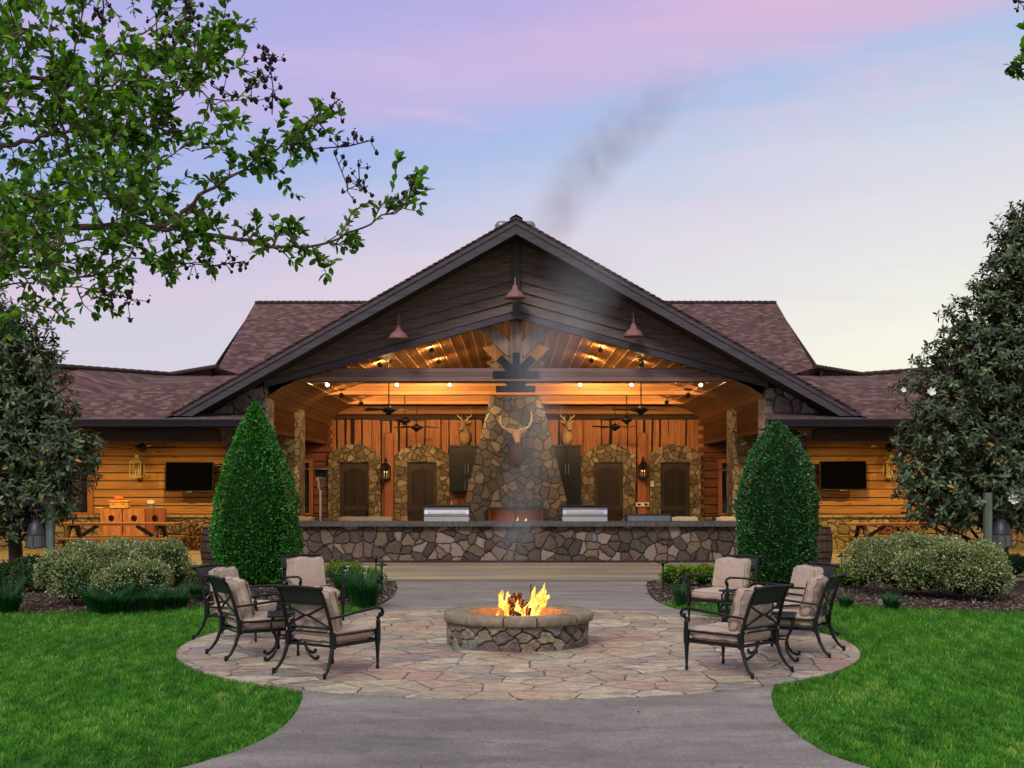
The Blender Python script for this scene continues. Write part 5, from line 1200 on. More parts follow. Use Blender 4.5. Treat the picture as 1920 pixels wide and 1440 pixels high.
# ---- animal mounts
FUR = simple('deer_fur', (.42, .28, .15), .9, 0, .3, 9, .5, .1); FUR2 = simple('pale_deer_fur', (.5, .37, .24), .9, 0, .3, 9, .5, .1); ELKD = simple('elk_mane', (.075, .045, .03), .95, 0, .35, 10, .6, .1); ELKF = simple('elk_face', (.55, .38, .25), .9, 0, .3, 12, .4, .1); ANT = simple('antler', (.8, .66, .46), .55, 0, .2, 20, .2); EYE = simple('eye', (.01, .008, .006), .1, 0, .1, 5, 0)
def mount(name, loc, s, lb, neck_m, face_m, kind, turn=0.0):
    """head facing -y; origin at the wall; s = scale"""
    t = thing(name, lb, 'mounted head', loc, turn); 
    def P(*v): return tuple(c*s for c in v)
    ak = .68 if kind == 'elk' else 1.0
    n = MB(); n.tube([P(0, .0, -.62), P(0, -.06, -.56), P(0, -.13, -.42), P(0, -.17, -.25), P(0, -.22, -.08), P(0, -.25, .05), P(0, -.26, .12)], [c*s for c in (.05, .15, .21, .2, .155, .125, .08)], 14)
    n.tube([P(0, .02, -.5), P(0, -.02, -.4), P(0, .0, -.2), P(0, .02, -.1)], [c*s for c in (.12, .2, .2, .1)], 12); n.build('neck', neck_m, t)
    h = MB(); h.tube([P(0, -.2, .16), P(0, -.26, .15), P(0, -.33, .11), P(0, -.42, .04), P(0, -.52, -.05), P(0, -.58, -.1), P(0, -.6, -.125)], [c*s for c in (.06, .105, .11, .09, .062, .058, .035)], 14); h.build('head', face_m, t)
    no = MB(); no.ball(P(0, -.605, -.105), .036*s, 8, (1.1, .7, .8)); no.build('nose', EYE, t)
    for q in (-1, 1):
        e_ = MB(); e_.ball(P(q*.088, -.35, .12), .018*s, 8); e_.build('eye', EYE, t)
        ea = MB(); ea.add([P(q*.07, -.22, .18), P(q*.15, -.24, .24), P(q*.27, -.22, .26), P(q*.2, -.2, .19), P(q*.1, -.2, .14)], [[0, 1, 4], [1, 2, 3], [1, 3, 4]], True); ea.add([P(q*.07, -.21, .18), P(q*.15, -.22, .245), P(q*.27, -.215, .26), P(q*.2, -.185, .18), P(q*.1, -.19, .13)], [[0, 1, 4], [1, 2, 3], [1, 3, 4]], True); ea.build('ear', face_m, t)
        a = MB()
        if kind == 'elk':
            A_ = lambda x, y, z: P(q*.03+x*.56, y, .2+(z-.2)*(.62 if q > 0 else .42))
            beam = [A_(q*.05, -.24, .22), A_(q*.14, -.22, .27), A_(q*.32, -.2, .3), A_(q*.5, -.16, .4), A_(q*.6, -.1, .58), A_(q*.63, -.05, .8), A_(q*.6, .0, 1.02), A_(q*.57, .02, 1.12)]
            a.tube(beam, [c*s for c in (.03, .028, .025, .024, .022, .018, .012, .004)], 8)
            for i_, tip in ((1, (.06, -.4, .46)), (2, (.25, -.42, .42)), (3, (.44, -.38, .52)), (4, (.66, -.34, .66)), (5, (.8, -.2, .96)), (6, (.72, .05, 1.14))):
                b0 = Vector(beam[i_]); tp_ = Vector(A_(q*tip[0], tip[1], tip[2])); md = (b0+tp_)/2+Vector((0, 0, -.03*s)); a.tube([b0, md, tp_], [.014*s, .01*s, .003*s], 6)
        else:
            beam = [P(q*.05, -.24, .22), P(q*.12, -.2, .33), P(q*.24, -.18, .42), P(q*.3, -.25, .54), P(q*.27, -.36, .66), P(q*.2, -.42, .72)]
            a.tube(beam, [c*s for c in (.024, .022, .02, .018, .014, .004)], 8)
            for i_, tip in ((1, (.09, -.28, .46)), (2, (.24, -.2, .68)), (3, (.31, -.26, .76)), (4, (.28, -.36, .8))): a.tube([beam[i_], P(q*tip[0], tip[1], tip[2])], [.014*s, .003*s], 6)
        a.build('antler', ANT, t)
    return t
mount('elk_mount', (CX, 38.19, at(0, 828, 38.2).z+.06), 1.3, 'elk head with wide pale antlers mounted high on the stone chimney', ELKD, ELKF, 'elk', .08)
mount('deer_mount', (at(873, 0, 41.6).x, 41.88, at(0, 812, 41.7).z+.18), .95, 'brown deer head with antlers mounted above the left black cabinet', FUR, FUR, 'deer', -.25)
mount('deer_mount', (at(1062, 0, 41.6).x, 41.88, at(0, 812, 41.7).z+.18), .95, 'pale deer head with antlers mounted above the right black cabinet', FUR2, FUR2, 'deer', .2)
# switches
for px_, py_, d, w_, h_, lb in ((1223, 907, 41.75, .12, .2, 'small white switch plate on the stone between the right doors'), (1205, 946, 41.75, .45, .14, 'double outlet plate low on the right wooden wall post')):
    b = MB(); b.box((-w_/2, 0, -h_/2), (w_/2, .02, h_/2), bev=.006)
    t = thing('outlet_plate' if w_ > .2 else 'switch_plate', lb, 'outlet' if w_ > .2 else 'switch', at(px_, py_, d)); b.build('plate', M['petal'], t)
    for x in ((-.12, .12) if w_ > .2 else (0,)): c = MB(); c.box((x-.04*(w_ > .2)-.015, -.008, -h_*.25), (x+.015+.04*(w_ > .2), 0, h_*.25)); c.build('rocker', M['black'] if w_ > .2 else M['brass'], t)
# barn lights on the gable
RUST = simple('dusty_red_enamel', (.26, .12, .12), .7, 0, .25, 14, .15)
def barn(px_, py_top, py_bot, y, lb):
    zb = CH+(PY-py_bot)/FPX*y; zt = CH+(PY-py_top)/FPX*y; x = (px_-PX)/FPX*y
    t = thing('barn_light', lb, 'barn light', (x, y, zb), group='gooseneck barn lights on the gable')
    s = MB(); s.lathe([(.03, .35), (.06, .33), (.075, .26), (.11, .2), (.2, .13), (.25, .04), (.255, 0), (.245, .005), (.19, .12), (.0, .18)], 24); s.build('lamp_shade', RUST, t)
    H = zt-zb; dy = 31.0-y; g_ = MB(); g_.tube([(0, 0, .33), (0, 0, H*.7), (0, .02, H*.9), (0, .1, H), (0, dy*.6, H+.0), (0, dy-.02, H-.12), (0, dy, H-.2)], .022, 8); g_.lathe([(.06, -.0), (.06, .02)], 10, M=Matrix.Translation((0, dy-.01, H-.2)) @ Matrix.Rotation(R(90), 4, 'X')); g_.build('gooseneck', RUST, t)
barn(747, 588, 636, 30.55, 'dusty red barn light on the left half of the gable'); barn(966, 520, 560, 30.55, 'dusty red barn light on the centre trim under the roof peak'); barn(1188, 584, 632, 30.55, 'dusty red barn light on the right half of the gable')
# ------------------------------------------------------------------ track lights (lit)
WARM = (1, .6, .24)
M['spotglow'] = emis('spot_glow', (1, .74, .42), 40)
def track(px_, py_, d, tgt, en, lb, ang=100, mount_up=.12, col=WARM, face=None, blend=.6, point=0):
    p = at(px_, py_, d); t = thing('track_light', lb, 'track light', p, group='black track spotlights in the gabled porch')
    v = (Vector(tgt)-p).normalized(); q = v.to_track_quat('-Z', 'Y').to_matrix().to_4x4()
    h = MB(); h.lathe([(.0, .17), (.03, .17), (.035, .09), (.045, .06), (.075, -.0), (.075, -.015), (.066, -.012), (.04, .05)], 14, M=q); h.build('lamp_head', M['black'], t)
    br_2 = MB(); br_2.tube([q @ Vector((0, 0, .1)), (0, 0, mount_up)], .01, 5); br_2.box((-.11, -.02, mount_up), (.11, .02, mount_up+.035)); br_2.build('track_bracket', M['black'], t)
    b = MB(); b.ball((0, 0, .0), .042, 8, M=q @ Matrix.Translation((0, 0, .01))); b.build('bulb', M['spotglow'], t)
    plight('spot_light', tuple(p+v*.06), en, col, .04, None, 'SPOT', tgt, ang, blend)
    if point: plight('bulb_light', tuple(p+v*.09), point, col, .04)
# six bulbs under the first beam, looking out towards the camera
for i, (px_, lb) in enumerate([(614, 'leftmost lit bulb under the front beam'), (744, 'second lit bulb from the left under the front beam'), (843, 'lit bulb under the front beam just left of the chimney'), (1088, 'lit bulb under the front beam just right of the chimney'), (1184, 'second lit bulb from the right under the front beam'), (1314, 'rightmost lit bulb under the front beam')]):
    track(px_, 722, 33.4, ((px_-964)/FPX*33.4*.9, 30.0, 2.5), 30, 'black track spotlight, '+lb, 120, .1)
    x = (px_-964)/FPX*33.2
    plight('bulb_light', (x, 34.3 if i in (2, 3) else 34.9, 4.62), (30, 120, 150, 140, 105, 26)[i], WARM, .05, None, 'SPOT', (x*.8, 42, 3.9), 132, .7)
for px_, py_, d, tgt, en, lb in ((640, 741, 34.6, (-5.0, 36, 4.6), 60, 'black track spotlight in front of the left end of the second beam'), (677, 756, 39, (-4.6, 40.2, 4.7), 45, 'black track spotlight in front of the left end of the third beam'), (1290, 741, 34.6, (5.0, 36, 4.6), 50, 'black track spotlight in front of the right end of the second beam'), (1250, 754, 39, (4.6, 40.2, 4.7), 40, 'black track spotlight in front of the right end of the third beam'),
    (712, 684, 32.1, (-3.6, 36, 4.9), 150, 'black track spotlight on the left ceiling slope, nearest the eave'), (809, 656, 32.2, (-2.4, 38, 5.6), 200, 'black track spotlight on the left ceiling slope, highest one'), (822, 678, 35.2, (-2.6, 41, 5.4), 180, 'black track spotlight on the left ceiling slope, below the highest'), (1203, 684, 32.5, (3.0, 36, 4.6), 140, 'black track spotlight on the right ceiling slope, nearest the eave'), (1126, 656, 32.0, (2.2, 38, 5.6), 200, 'black track spotlight on the right ceiling slope, highest one'), (1109, 676, 34.9, (2.4, 41, 5.4), 180, 'black track spotlight on the right ceiling slope, below the highest')):
    track(px_, py_, d, tgt, en, lb, 130, .14, blend=.8, point=(24 if en >= 120 else 3))
# more lamps hidden behind the beams throw the light on the rear beams and the back wall
for x in (-3.9, -1.8, 1.8, 3.9):
    track(964+x/37.2*FPX, 912-(4.95-CH)/37.2*FPX, 37.2, (x*.9, 42, 3.2), (320 if abs(x) < 3 else 190), 'black track spotlight hidden behind the second beam, %s' % {-3.9: 'far left', -1.8: 'left of the chimney', 1.8: 'right of the chimney', 3.9: 'far right'}[x], 110, .12)
# firelight in the fireplace
ff = thing('fireplace_fire', 'small fire burning low in the stone fireplace', 'fire', (CX+.1, 38.75, .33))
lgs = MB(); lgs.tube([(-.45, 0, .1), (.4, .05, .12)], .08, 8); lgs.tube([(-.2, -.05, .2), (.5, .0, .22)], .07, 8); lgs.build('log', cm, ff)
fl = MB(); tongue((-.1, 0, .2), (-.05, 0, .72), .09, (0, 0, 0), 4); tongue((.16, 0, .2), (.22, 0, .68), .1, (0, 0, 0), 5); tongue((-.35, 0, .15), (-.32, 0, .56), .07, (0, 0, 0), 6); tongue((.4, 0, .15), (.38, 0, .5), .07, (0, 0, 0), 9); fl.build('flames', fm, ff)
plight('hearth_light', (CX, 38.65, .75), 7, (1, .42, .16), .1)
# porch can lights; the last on each side is added to brighten the pillars
CANC = (1, .64, .17); M['dlg'] = emis('downlight_glow', (1, .75, .4), 12)
for s in (-1, 1):
    for k, (x, y) in enumerate(((10.2, 36.3), (13.2, 36.3), (9.6, 33.0), (13.0, 33.0), (16.2, 35.5), (7.6, 34.2))):
        t = thing('downlight', 'recessed round downlight in the %s wing porch ceiling, %s' % ('left' if s < 0 else 'right', ['near the lantern', 'near the window', 'above the barrel', 'above the hedge', 'at the outer end', 'added to light the stone pillars'][k]), 'downlight', (s*x, y, 3.52), group='recessed porch downlights')
        b = MB(); b.lathe([(.09, 0), (.11, -.01), (.11, 0)], 16); b.build('trim_ring', M['black'], t); c = MB(); c.lathe([(0, -.003), (.09, -.003)], 16); c.build('bulb', M['dlg'], t)
        plight('downlight_lamp', (s*x, y, 3.48), [440, 360, 260, 210, 260, 200][k], CANC, .07, None, 'SPOT', (s*x*(1.01 if k < 2 else 1), y+(1.1 if y > 35 else 0), 0), 150, .7)

# ------------------------------------------------------------------ picnic tables and what stands by the left wall
def picnic(x, y, L, lb):
    t = thing('picnic_table', lb, 'picnic table', (x, y, .045), group='wooden picnic tables on the wing decks'); 
    tp = MB()
    for k in range(5): tp.box((-L/2, -.42+k*.17, .85), (L/2, -.26+k*.17, .92), bev=.006)
    tp.build('tabletop', M['picnic'], t)
    for q in (-1, 1):
        b = MB()
        for k in range(2): b.box((-L/2+.05, q*.92-.16+k*.165, .44), (L/2-.05, q*.92-.005+k*.165, .5), bev=.006)
        b.build('bench', M['picnic'], t)
    for s in (-1, 1):
        l = MB(); xx = s*(L/2-.55)
        l.prism([(-.95, .0), (-.8, .0), (-.2, .85), (-.35, .85)], xx-.05, xx+.05, 'x'); l.prism([(.95, .0), (.8, .0), (.2, .85), (.35, .85)], xx-.052, xx+.048, 'x'); l.box((xx-.06, -1.08, .34), (xx+.06, 1.08, .44)); l.box((xx-.05, -.4, .75), (xx+.05, .4, .845)); l.build('leg', M['picnic_leg'], t)
        br2 = MB(); Mx = Matrix.Translation((xx, 0, .38)) @ Matrix.Rotation(-s*R(58), 4, 'Y'); br2.box((-.05, -.05, 0), (.05, .05, .84), Mx); br2.build('brace', M['picnic_leg'], t)
picnic((222-964)/62.5, 36.3, 3.7, 'dark wooden picnic table in front of the cornhole boards'); picnic((1700-964)/62.5, 36.3, 3.9, 'wooden picnic table on the right wing deck in front of firewood')
def cornhole(px_, w_, m, lb):
    d = 38.2; x = (px_-964)/FPX*d; t = thing('cornhole_board', lb, 'cornhole board', (x, d, .045), group='cornhole boards leaning upright'); h = 1.3
    f = MB(); n = 24; cx_, cz, r_ = 0, h-.3, .1
    # face with a round hole: radial quads to the outline
    def out(a):
        c, s = math.cos(a), math.sin(a); k = min((w_/2)/max(1e-6, abs(c)), ((h-cz) if s > 0 else cz)/max(1e-6, abs(s))); return (c*k, cz+s*k)
    A = sorted(set([2*math.pi*i/n for i in range(n)]+[math.atan2(zz-cz, xx_) % (2*math.pi) for xx_ in (-w_/2, w_/2) for zz in (0, h)]))
    for i in range(len(A)):
        a, b = A[i], A[(i+1) % len(A)]; p, q = out(a), out(b)
        f.quad((p[0], -.02, p[1]), (q[0], -.02, q[1]), (r_*math.cos(b), -.02, cz+r_*math.sin(b)), (r_*math.cos(a), -.02, cz+r_*math.sin(a))); f.quad((r_*math.cos(a), -.02, cz+r_*math.sin(a)), (r_*math.cos(b), -.02, cz+r_*math.sin(b)), (r_*math.cos(b), .02, cz+r_*math.sin(b)), (r_*math.cos(a), .02, cz+r_*math.sin(a)))
    f.build('board_face', M[m], t)
    s_ = MB(); s_.box((-w_/2-.003, -.018, 0), (-w_/2+.02, .18, h)); s_.box((w_/2-.02, -.018, 0), (w_/2+.003, .18, h)); s_.box((-w_/2+.02, -.018, h-.02), (w_/2-.02, .18, h+.002)); s_.box((-w_/2+.02, .15, .02), (w_/2-.02, .18, h-.02)); s_.build('side_frame', M['cornhole_stripe'], t)
    if m == 'cornhole':   # pale chevron inlay
        c = MB(); 
        for q in (-1, 1): c.add([(0, -.0235, h*.30), (q*.02, -.0235, h*.30), (q*(w_/2-.01), -.0235, h-.04), (q*(w_/2-.07), -.0235, h-.04)], [[0, 1, 2, 3]])
        c.build('inlay', M['board'], t)
    return x
for px_, m, lb in ((209, 'cornhole', 'orange wooden cornhole board under the orange cooler, left of three'), (251.5, 'cornhole', 'orange wooden cornhole board in the middle of the three'), (291, 'cornhole_stripe', 'dark striped cornhole board under the white bucket')): xc = cornhole(px_, .68 if m == 'cornhole' else .6, m, lb)
ORG = simple('orange_plastic', (.75, .36, .12), .5, 0, .08, 8, .05); ORG2 = simple('orange_ball', (.75, .16, .05), .6, 0, .1, 8, .1)
d = 38.3; zt = .045+1.302
t = thing('cooler', 'orange cooler box on top of the left cornhole boards', 'cooler', ((225-964)/FPX*d, d, zt)); b = MB(); b.box((-.29, -.16, 0), (.29, .16, .2), bev=.03); b.build('body', ORG, t); b = MB(); b.box((-.32, -.18, .2), (.32, .18, .27), bev=.03); b.build('lid', ORG, t)
b = MB()
for x in (-.15, .15): b.box((x-.03, -.19, .14), (x+.03, -.165, .22))
b.build('latch', M['brass'], t)
b = MB(); b.lathe([(.0, .15), (.05, .145), (.12, .12), (.16, .07), (.15, .02), (.1, 0), (0, 0)], 20); o = b.build('pumpkin', ORG2); o.location = ((223-964)/FPX*d, d, zt+.27); tag(o, 'round flattened orange pumpkin sitting on the cooler lid', 'pumpkin')
t = thing('bucket', 'small white bucket with lid on the striped cornhole board', 'bucket', ((283-964)/FPX*d, d, zt)); b = MB(); b.lathe([(0, 0), (.1, 0), (.12, .24), (0, .24)], 18); b.build('body', M['petal'], t); b = MB(); b.lathe([(.13, .23), (.135, .24), (.135, .265), (0, .27)], 18); b.build('lid', M['petal'], t); b = MB(); b.lathe([(.118, .07), (.1235, .17)], 10); b.build('paper_label', M['grey_metal'], t)
b = MB(); b.lathe([(0, .0), (.14, .01), (.17, .04), (.0, .045)], 18); o = b.build('frisbee', simple('yellow_disc', (.7, .6, .15), .5, 0, .05, 5, 0)); o.location = ((188-964)/FPX*d, d, zt); tag(o, 'yellow disc at the left end of the cornhole boards', 'disc')
b = MB(); b.lathe([(0, .0), (.09, .01), (.13, .03), (.0, .035)], 18); o = b.build('plate', M['petal']); o.location = ((299-964)/FPX*d, d, zt); tag(o, 'white plate beside the bucket on the striped cornhole board', 'plate')
def wheel(x, y, r, rz, lb):
    t = thing('wagon_wheel', lb, 'wagon wheel', (x, y, .045+r), rz, group='old wagon wheels'); b = MB(); n = 32
    b.tube([(r*math.cos(2*math.pi*i/n), 0, r*math.sin(2*math.pi*i/n)) for i in range(n+1)], .03, 6, False); b.build('rim', M['barkd'], t)
    s = MB()
    for k in range(10): a = 2*math.pi*k/10; s.tube([(0, 0, 0), (r*math.cos(a), 0, r*math.sin(a))], .018, 6)
    s.build('spokes', M['barkd'], t); h = MB(); h.lathe([(0, -.1), (.07, -.08), (.08, 0), (.07, .08), (0, .1)], 12, M=Matrix.Rotation(R(90), 4, 'X')); h.build('hub', M['barkd'], t)
wheel((333-964)/FPX*37.6, 37.6, .52, .15, 'dark wagon wheel between the picnic table and the left firewood pile'); wheel((1725-964)/FPX*38.3, 38.3, .52, -.1, 'dark wagon wheel behind the right picnic table')
FWD = simple('firewood_bark', (.2, .09, .05), .9, 0, .4, 16, .5); 
def firewood(px_, d, n, label, wd):
    g = np.random.default_rng(int(px_)); t = thing('firewood_pile', label, 'firewood', ((px_-964)/FPX*d, d, .045), group='split firewood piles'); k = 0; z = .06
    row = n
    while row > 1 and k < 60:
        for i in range(row):
            x = (i-(row-1)/2)*wd/n; b = MB(); r_ = g.uniform(.05, .075); L_ = g.uniform(.2, .28); tilt = g.normal(0, .25)
            b.tube([(x-tilt*.1, -L_, z+g.normal(0, .012)), (x+tilt*.1, L_, z+g.normal(0, .012))], r_, 6); b.build('log', FWD, t); k += 1
        z += .12; row -= 1
firewood(362, 38.3, 8, 'heap of split firewood by the stone wall left of the barrel', 1.0); firewood(1690, 38.35, 11, 'heap of split firewood by the stone wall behind the right picnic table', 1.7)

# ------------------------------------------------------------------ magnolia trees
def magnolia(x, y, blobs, seed, ncl, label, trunk, zmin=.9):
    """blobs: (dx, dy, z, rx, rz) ellipsoids filling the crown, limbs run from the trunk to each"""
    g = np.random.default_rng(seed); t = thing('magnolia_tree', label, 'magnolia tree', (x, y, 0), group='magnolia trees beside the deck')
    tr = MB(); H = max(b[2]+b[4]*.6 for b in blobs); n = 9
    H *= .8; pts = [Vector((trunk*math.sin(i*.7)*.4, .1*math.sin(i*1.3), H*i/n)) for i in range(n+1)]; tr.tube(pts, [.14*(1-.85*i/n)+.01 for i in range(n+1)], 8)
    wts = np.array([b[3]*b[3]*b[4] for b in blobs]); wts /= wts.sum(); P, O = [], []
    for b, w_ in zip(blobs, wts):
        m = int(ncl*w_)+6; o = rdir(g, m); rr = g.uniform(.15, 1, m)**.5+g.exponential(.11, m)
        p = np.stack([b[0]+o[:, 0]*b[3]*rr, b[1]+o[:, 1]*b[3]*rr*.9, b[2]+o[:, 2]*b[4]*rr], 1); P.append(p); O.append(o)
        zc = min(H*.95, max(.5, b[2]-b[4]*.8)); i = min(n, max(0, int(zc/H*n))); a = pts[i]; e_ = Vector(b[:3])+Vector((b[0]*.12, 0, b[4]*.35))
        mid = a.lerp(e_, .5)+Vector((0, 0, -.12)); tr.tube([a, mid, e_], [.05, .035, .012], 6)
        for k in range(0, m, 5): q = Vector(p[k]); s_ = mid.lerp(e_, g.uniform(.1, .9)); tr.tube([s_, s_.lerp(q, .5)+Vector((0, 0, .04)), q], [.014, .01, .006], 4, False)
    tr.build('trunk', M['barkd'], t)
    P = np.concatenate(P); O = np.concatenate(O); k = P[:, 2] > zmin*.6; P, O = P[k], O[k]
    ax = O*.8+np.array([0, 0, .55])+g.normal(0, .35, P.shape); ax /= np.linalg.norm(ax, axis=1, keepdims=True)
    K = 8; n = len(P)*K; a = np.tile(np.arange(K)*2.4, len(P))+np.repeat(g.uniform(0, 6, len(P)), K); lvl = np.tile(np.linspace(-.35, .75, K), len(P))
    ax = np.repeat(ax, K, 0); up = np.where(np.abs(ax[:, 2:3]) < .9, np.array([[0, 0, 1.]]), np.array([[1., 0, 0]])); e1 = np.cross(ax, up); e1 /= np.linalg.norm(e1, axis=1, keepdims=True); e2 = np.cross(ax, e1)
    rad_ = e1*np.cos(a)[:, None]+e2*np.sin(a)[:, None]; D = rad_+ax*lvl[:, None]+g.normal(0, .18, (n, 3)); Nn = ax*1.0-rad_*lvl[:, None]*.8+g.normal(0, .15, (n, 3))
    Ln = g.uniform(.085, .16, n); PP = np.repeat(P, K, 0)+ax*lvl[:, None]*.05
    V, F = leaf_mesh(PP, D, Nn, Ln, Ln*.4, .35, droop=.22)
    rnd = np.clip(g.normal(.42, .2, n), 0, .92); rnd[g.uniform(0, 1, n) < .012] = .985
    npmesh('foliage', V, F, M['magnolia'], t, {'rnd': np.repeat(rnd, 8)})
    return t
def flower(t, base, loc, s=.12):
    """white magnolia bloom as a part of its tree"""
    g = np.random.default_rng(int(abs(loc[0]*100))); mb = MB(); loc = Vector(loc)-Vector(base)
    for k in range(8):
        a = 2*math.pi*k/8+(k % 2)*.2; tilt = .35+.5*(k % 2)
        d = Vector((math.cos(a), math.sin(a)*.5-.55, math.sin(a)*.9)).normalized(); sd = d.cross(Vector((0, -1, .2))).normalized(); nn = Vector((0, -1, .1))
        p = [loc, loc+d*s*.4+sd*s*.22+nn*s*tilt*.3, loc+d*s*.8+sd*s*.24+nn*s*tilt*.4, loc+d*s*1.1+nn*s*tilt*.3, loc+d*s*.8-sd*s*.24+nn*s*tilt*.4, loc+d*s*.4-sd*s*.22+nn*s*tilt*.3]; mb.add(p, [[0, 1, 2, 3], [0, 3, 4, 5]], True)
    mb.build('flower', M['petal'], t)
def B(px, py, d, rpx, rpy, base):
    p = at(px, py, d); return (p.x-base[0], p.y-base[1], p.z, rpx/FPX*d, rpy/FPX*d)
bR = at(1880, 1100, 24.6); baseR = (bR.x, 24.6, 0)
blR = [B(*q, baseR) for q in ((1850, 920, 24.4, 110, 55), (1760, 900, 24.2, 62, 60), (1715, 850, 24.4, 40, 70), (1880, 830, 24.6, 90, 90), (1790, 800, 24.2, 85, 70), (1710, 730, 24.4, 32, 28), (1765, 700, 24.6, 50, 60), (1850, 700, 24.4, 80, 80), (1800, 620, 24.6, 42, 60), (1760, 655, 24.4, 18, 38), (1870, 600, 24.6, 62, 70), (1895, 500, 24.6, 48, 70), (1905, 430, 24.6, 24, 48), (1930, 650, 24.8, 80, 120), (1940, 850, 24.8, 80, 120), (1700, 905, 24.2, 28, 30), (1890, 960, 24.2, 70, 38), (1725, 765, 24.3, 22, 20), (1845, 560, 24.4, 22, 30), (1950, 480, 24.8, 60, 90), (1898, 455, 24.6, 34, 62), (1908, 405, 24.6, 16, 34), (1870, 540, 24.6, 44, 54), (1820, 670, 24.4, 50, 70), (1735, 955, 24.2, 45, 30), (1800, 965, 24.2, 50, 25))]
tR = magnolia(baseR[0], 24.6, blR, 31, 4200, 'large dark glossy magnolia tree with white flowers at the right edge', .05)
for px_, py_, s in ((1898, 938, .15), (1745, 736, .13), (1693, 732, .08)): flower(tR, baseR, at(px_, py_, 23.35 if px_ > 1800 else 23.7), s*.75)
bL = at(28, 1100, 24.0); baseL = (bL.x, 24.0, 0)
blL = [B(*q, baseL) for q in ((70, 930, 23.8, 80, 60), (130, 850, 23.8, 62, 48), (178, 832, 23.6, 24, 14), (60, 830, 24, 90, 70), (100, 760, 24, 48, 45), (40, 740, 24, 60, 70), (70, 680, 24, 42, 50), (85, 640, 24, 26, 48), (20, 650, 24, 55, 65), (-20, 780, 24, 90, 120), (110, 905, 23.6, 48, 40), (40, 985, 23.8, 40, 28), (-10, 930, 23.8, 70, 80), (125, 720, 23.8, 16, 16), (-30, 620, 24, 80, 80))]
magnolia(baseL[0], 24.0, blL, 32, 2500, 'dark glossy magnolia tree at the left edge, under the crape myrtle', -.05)

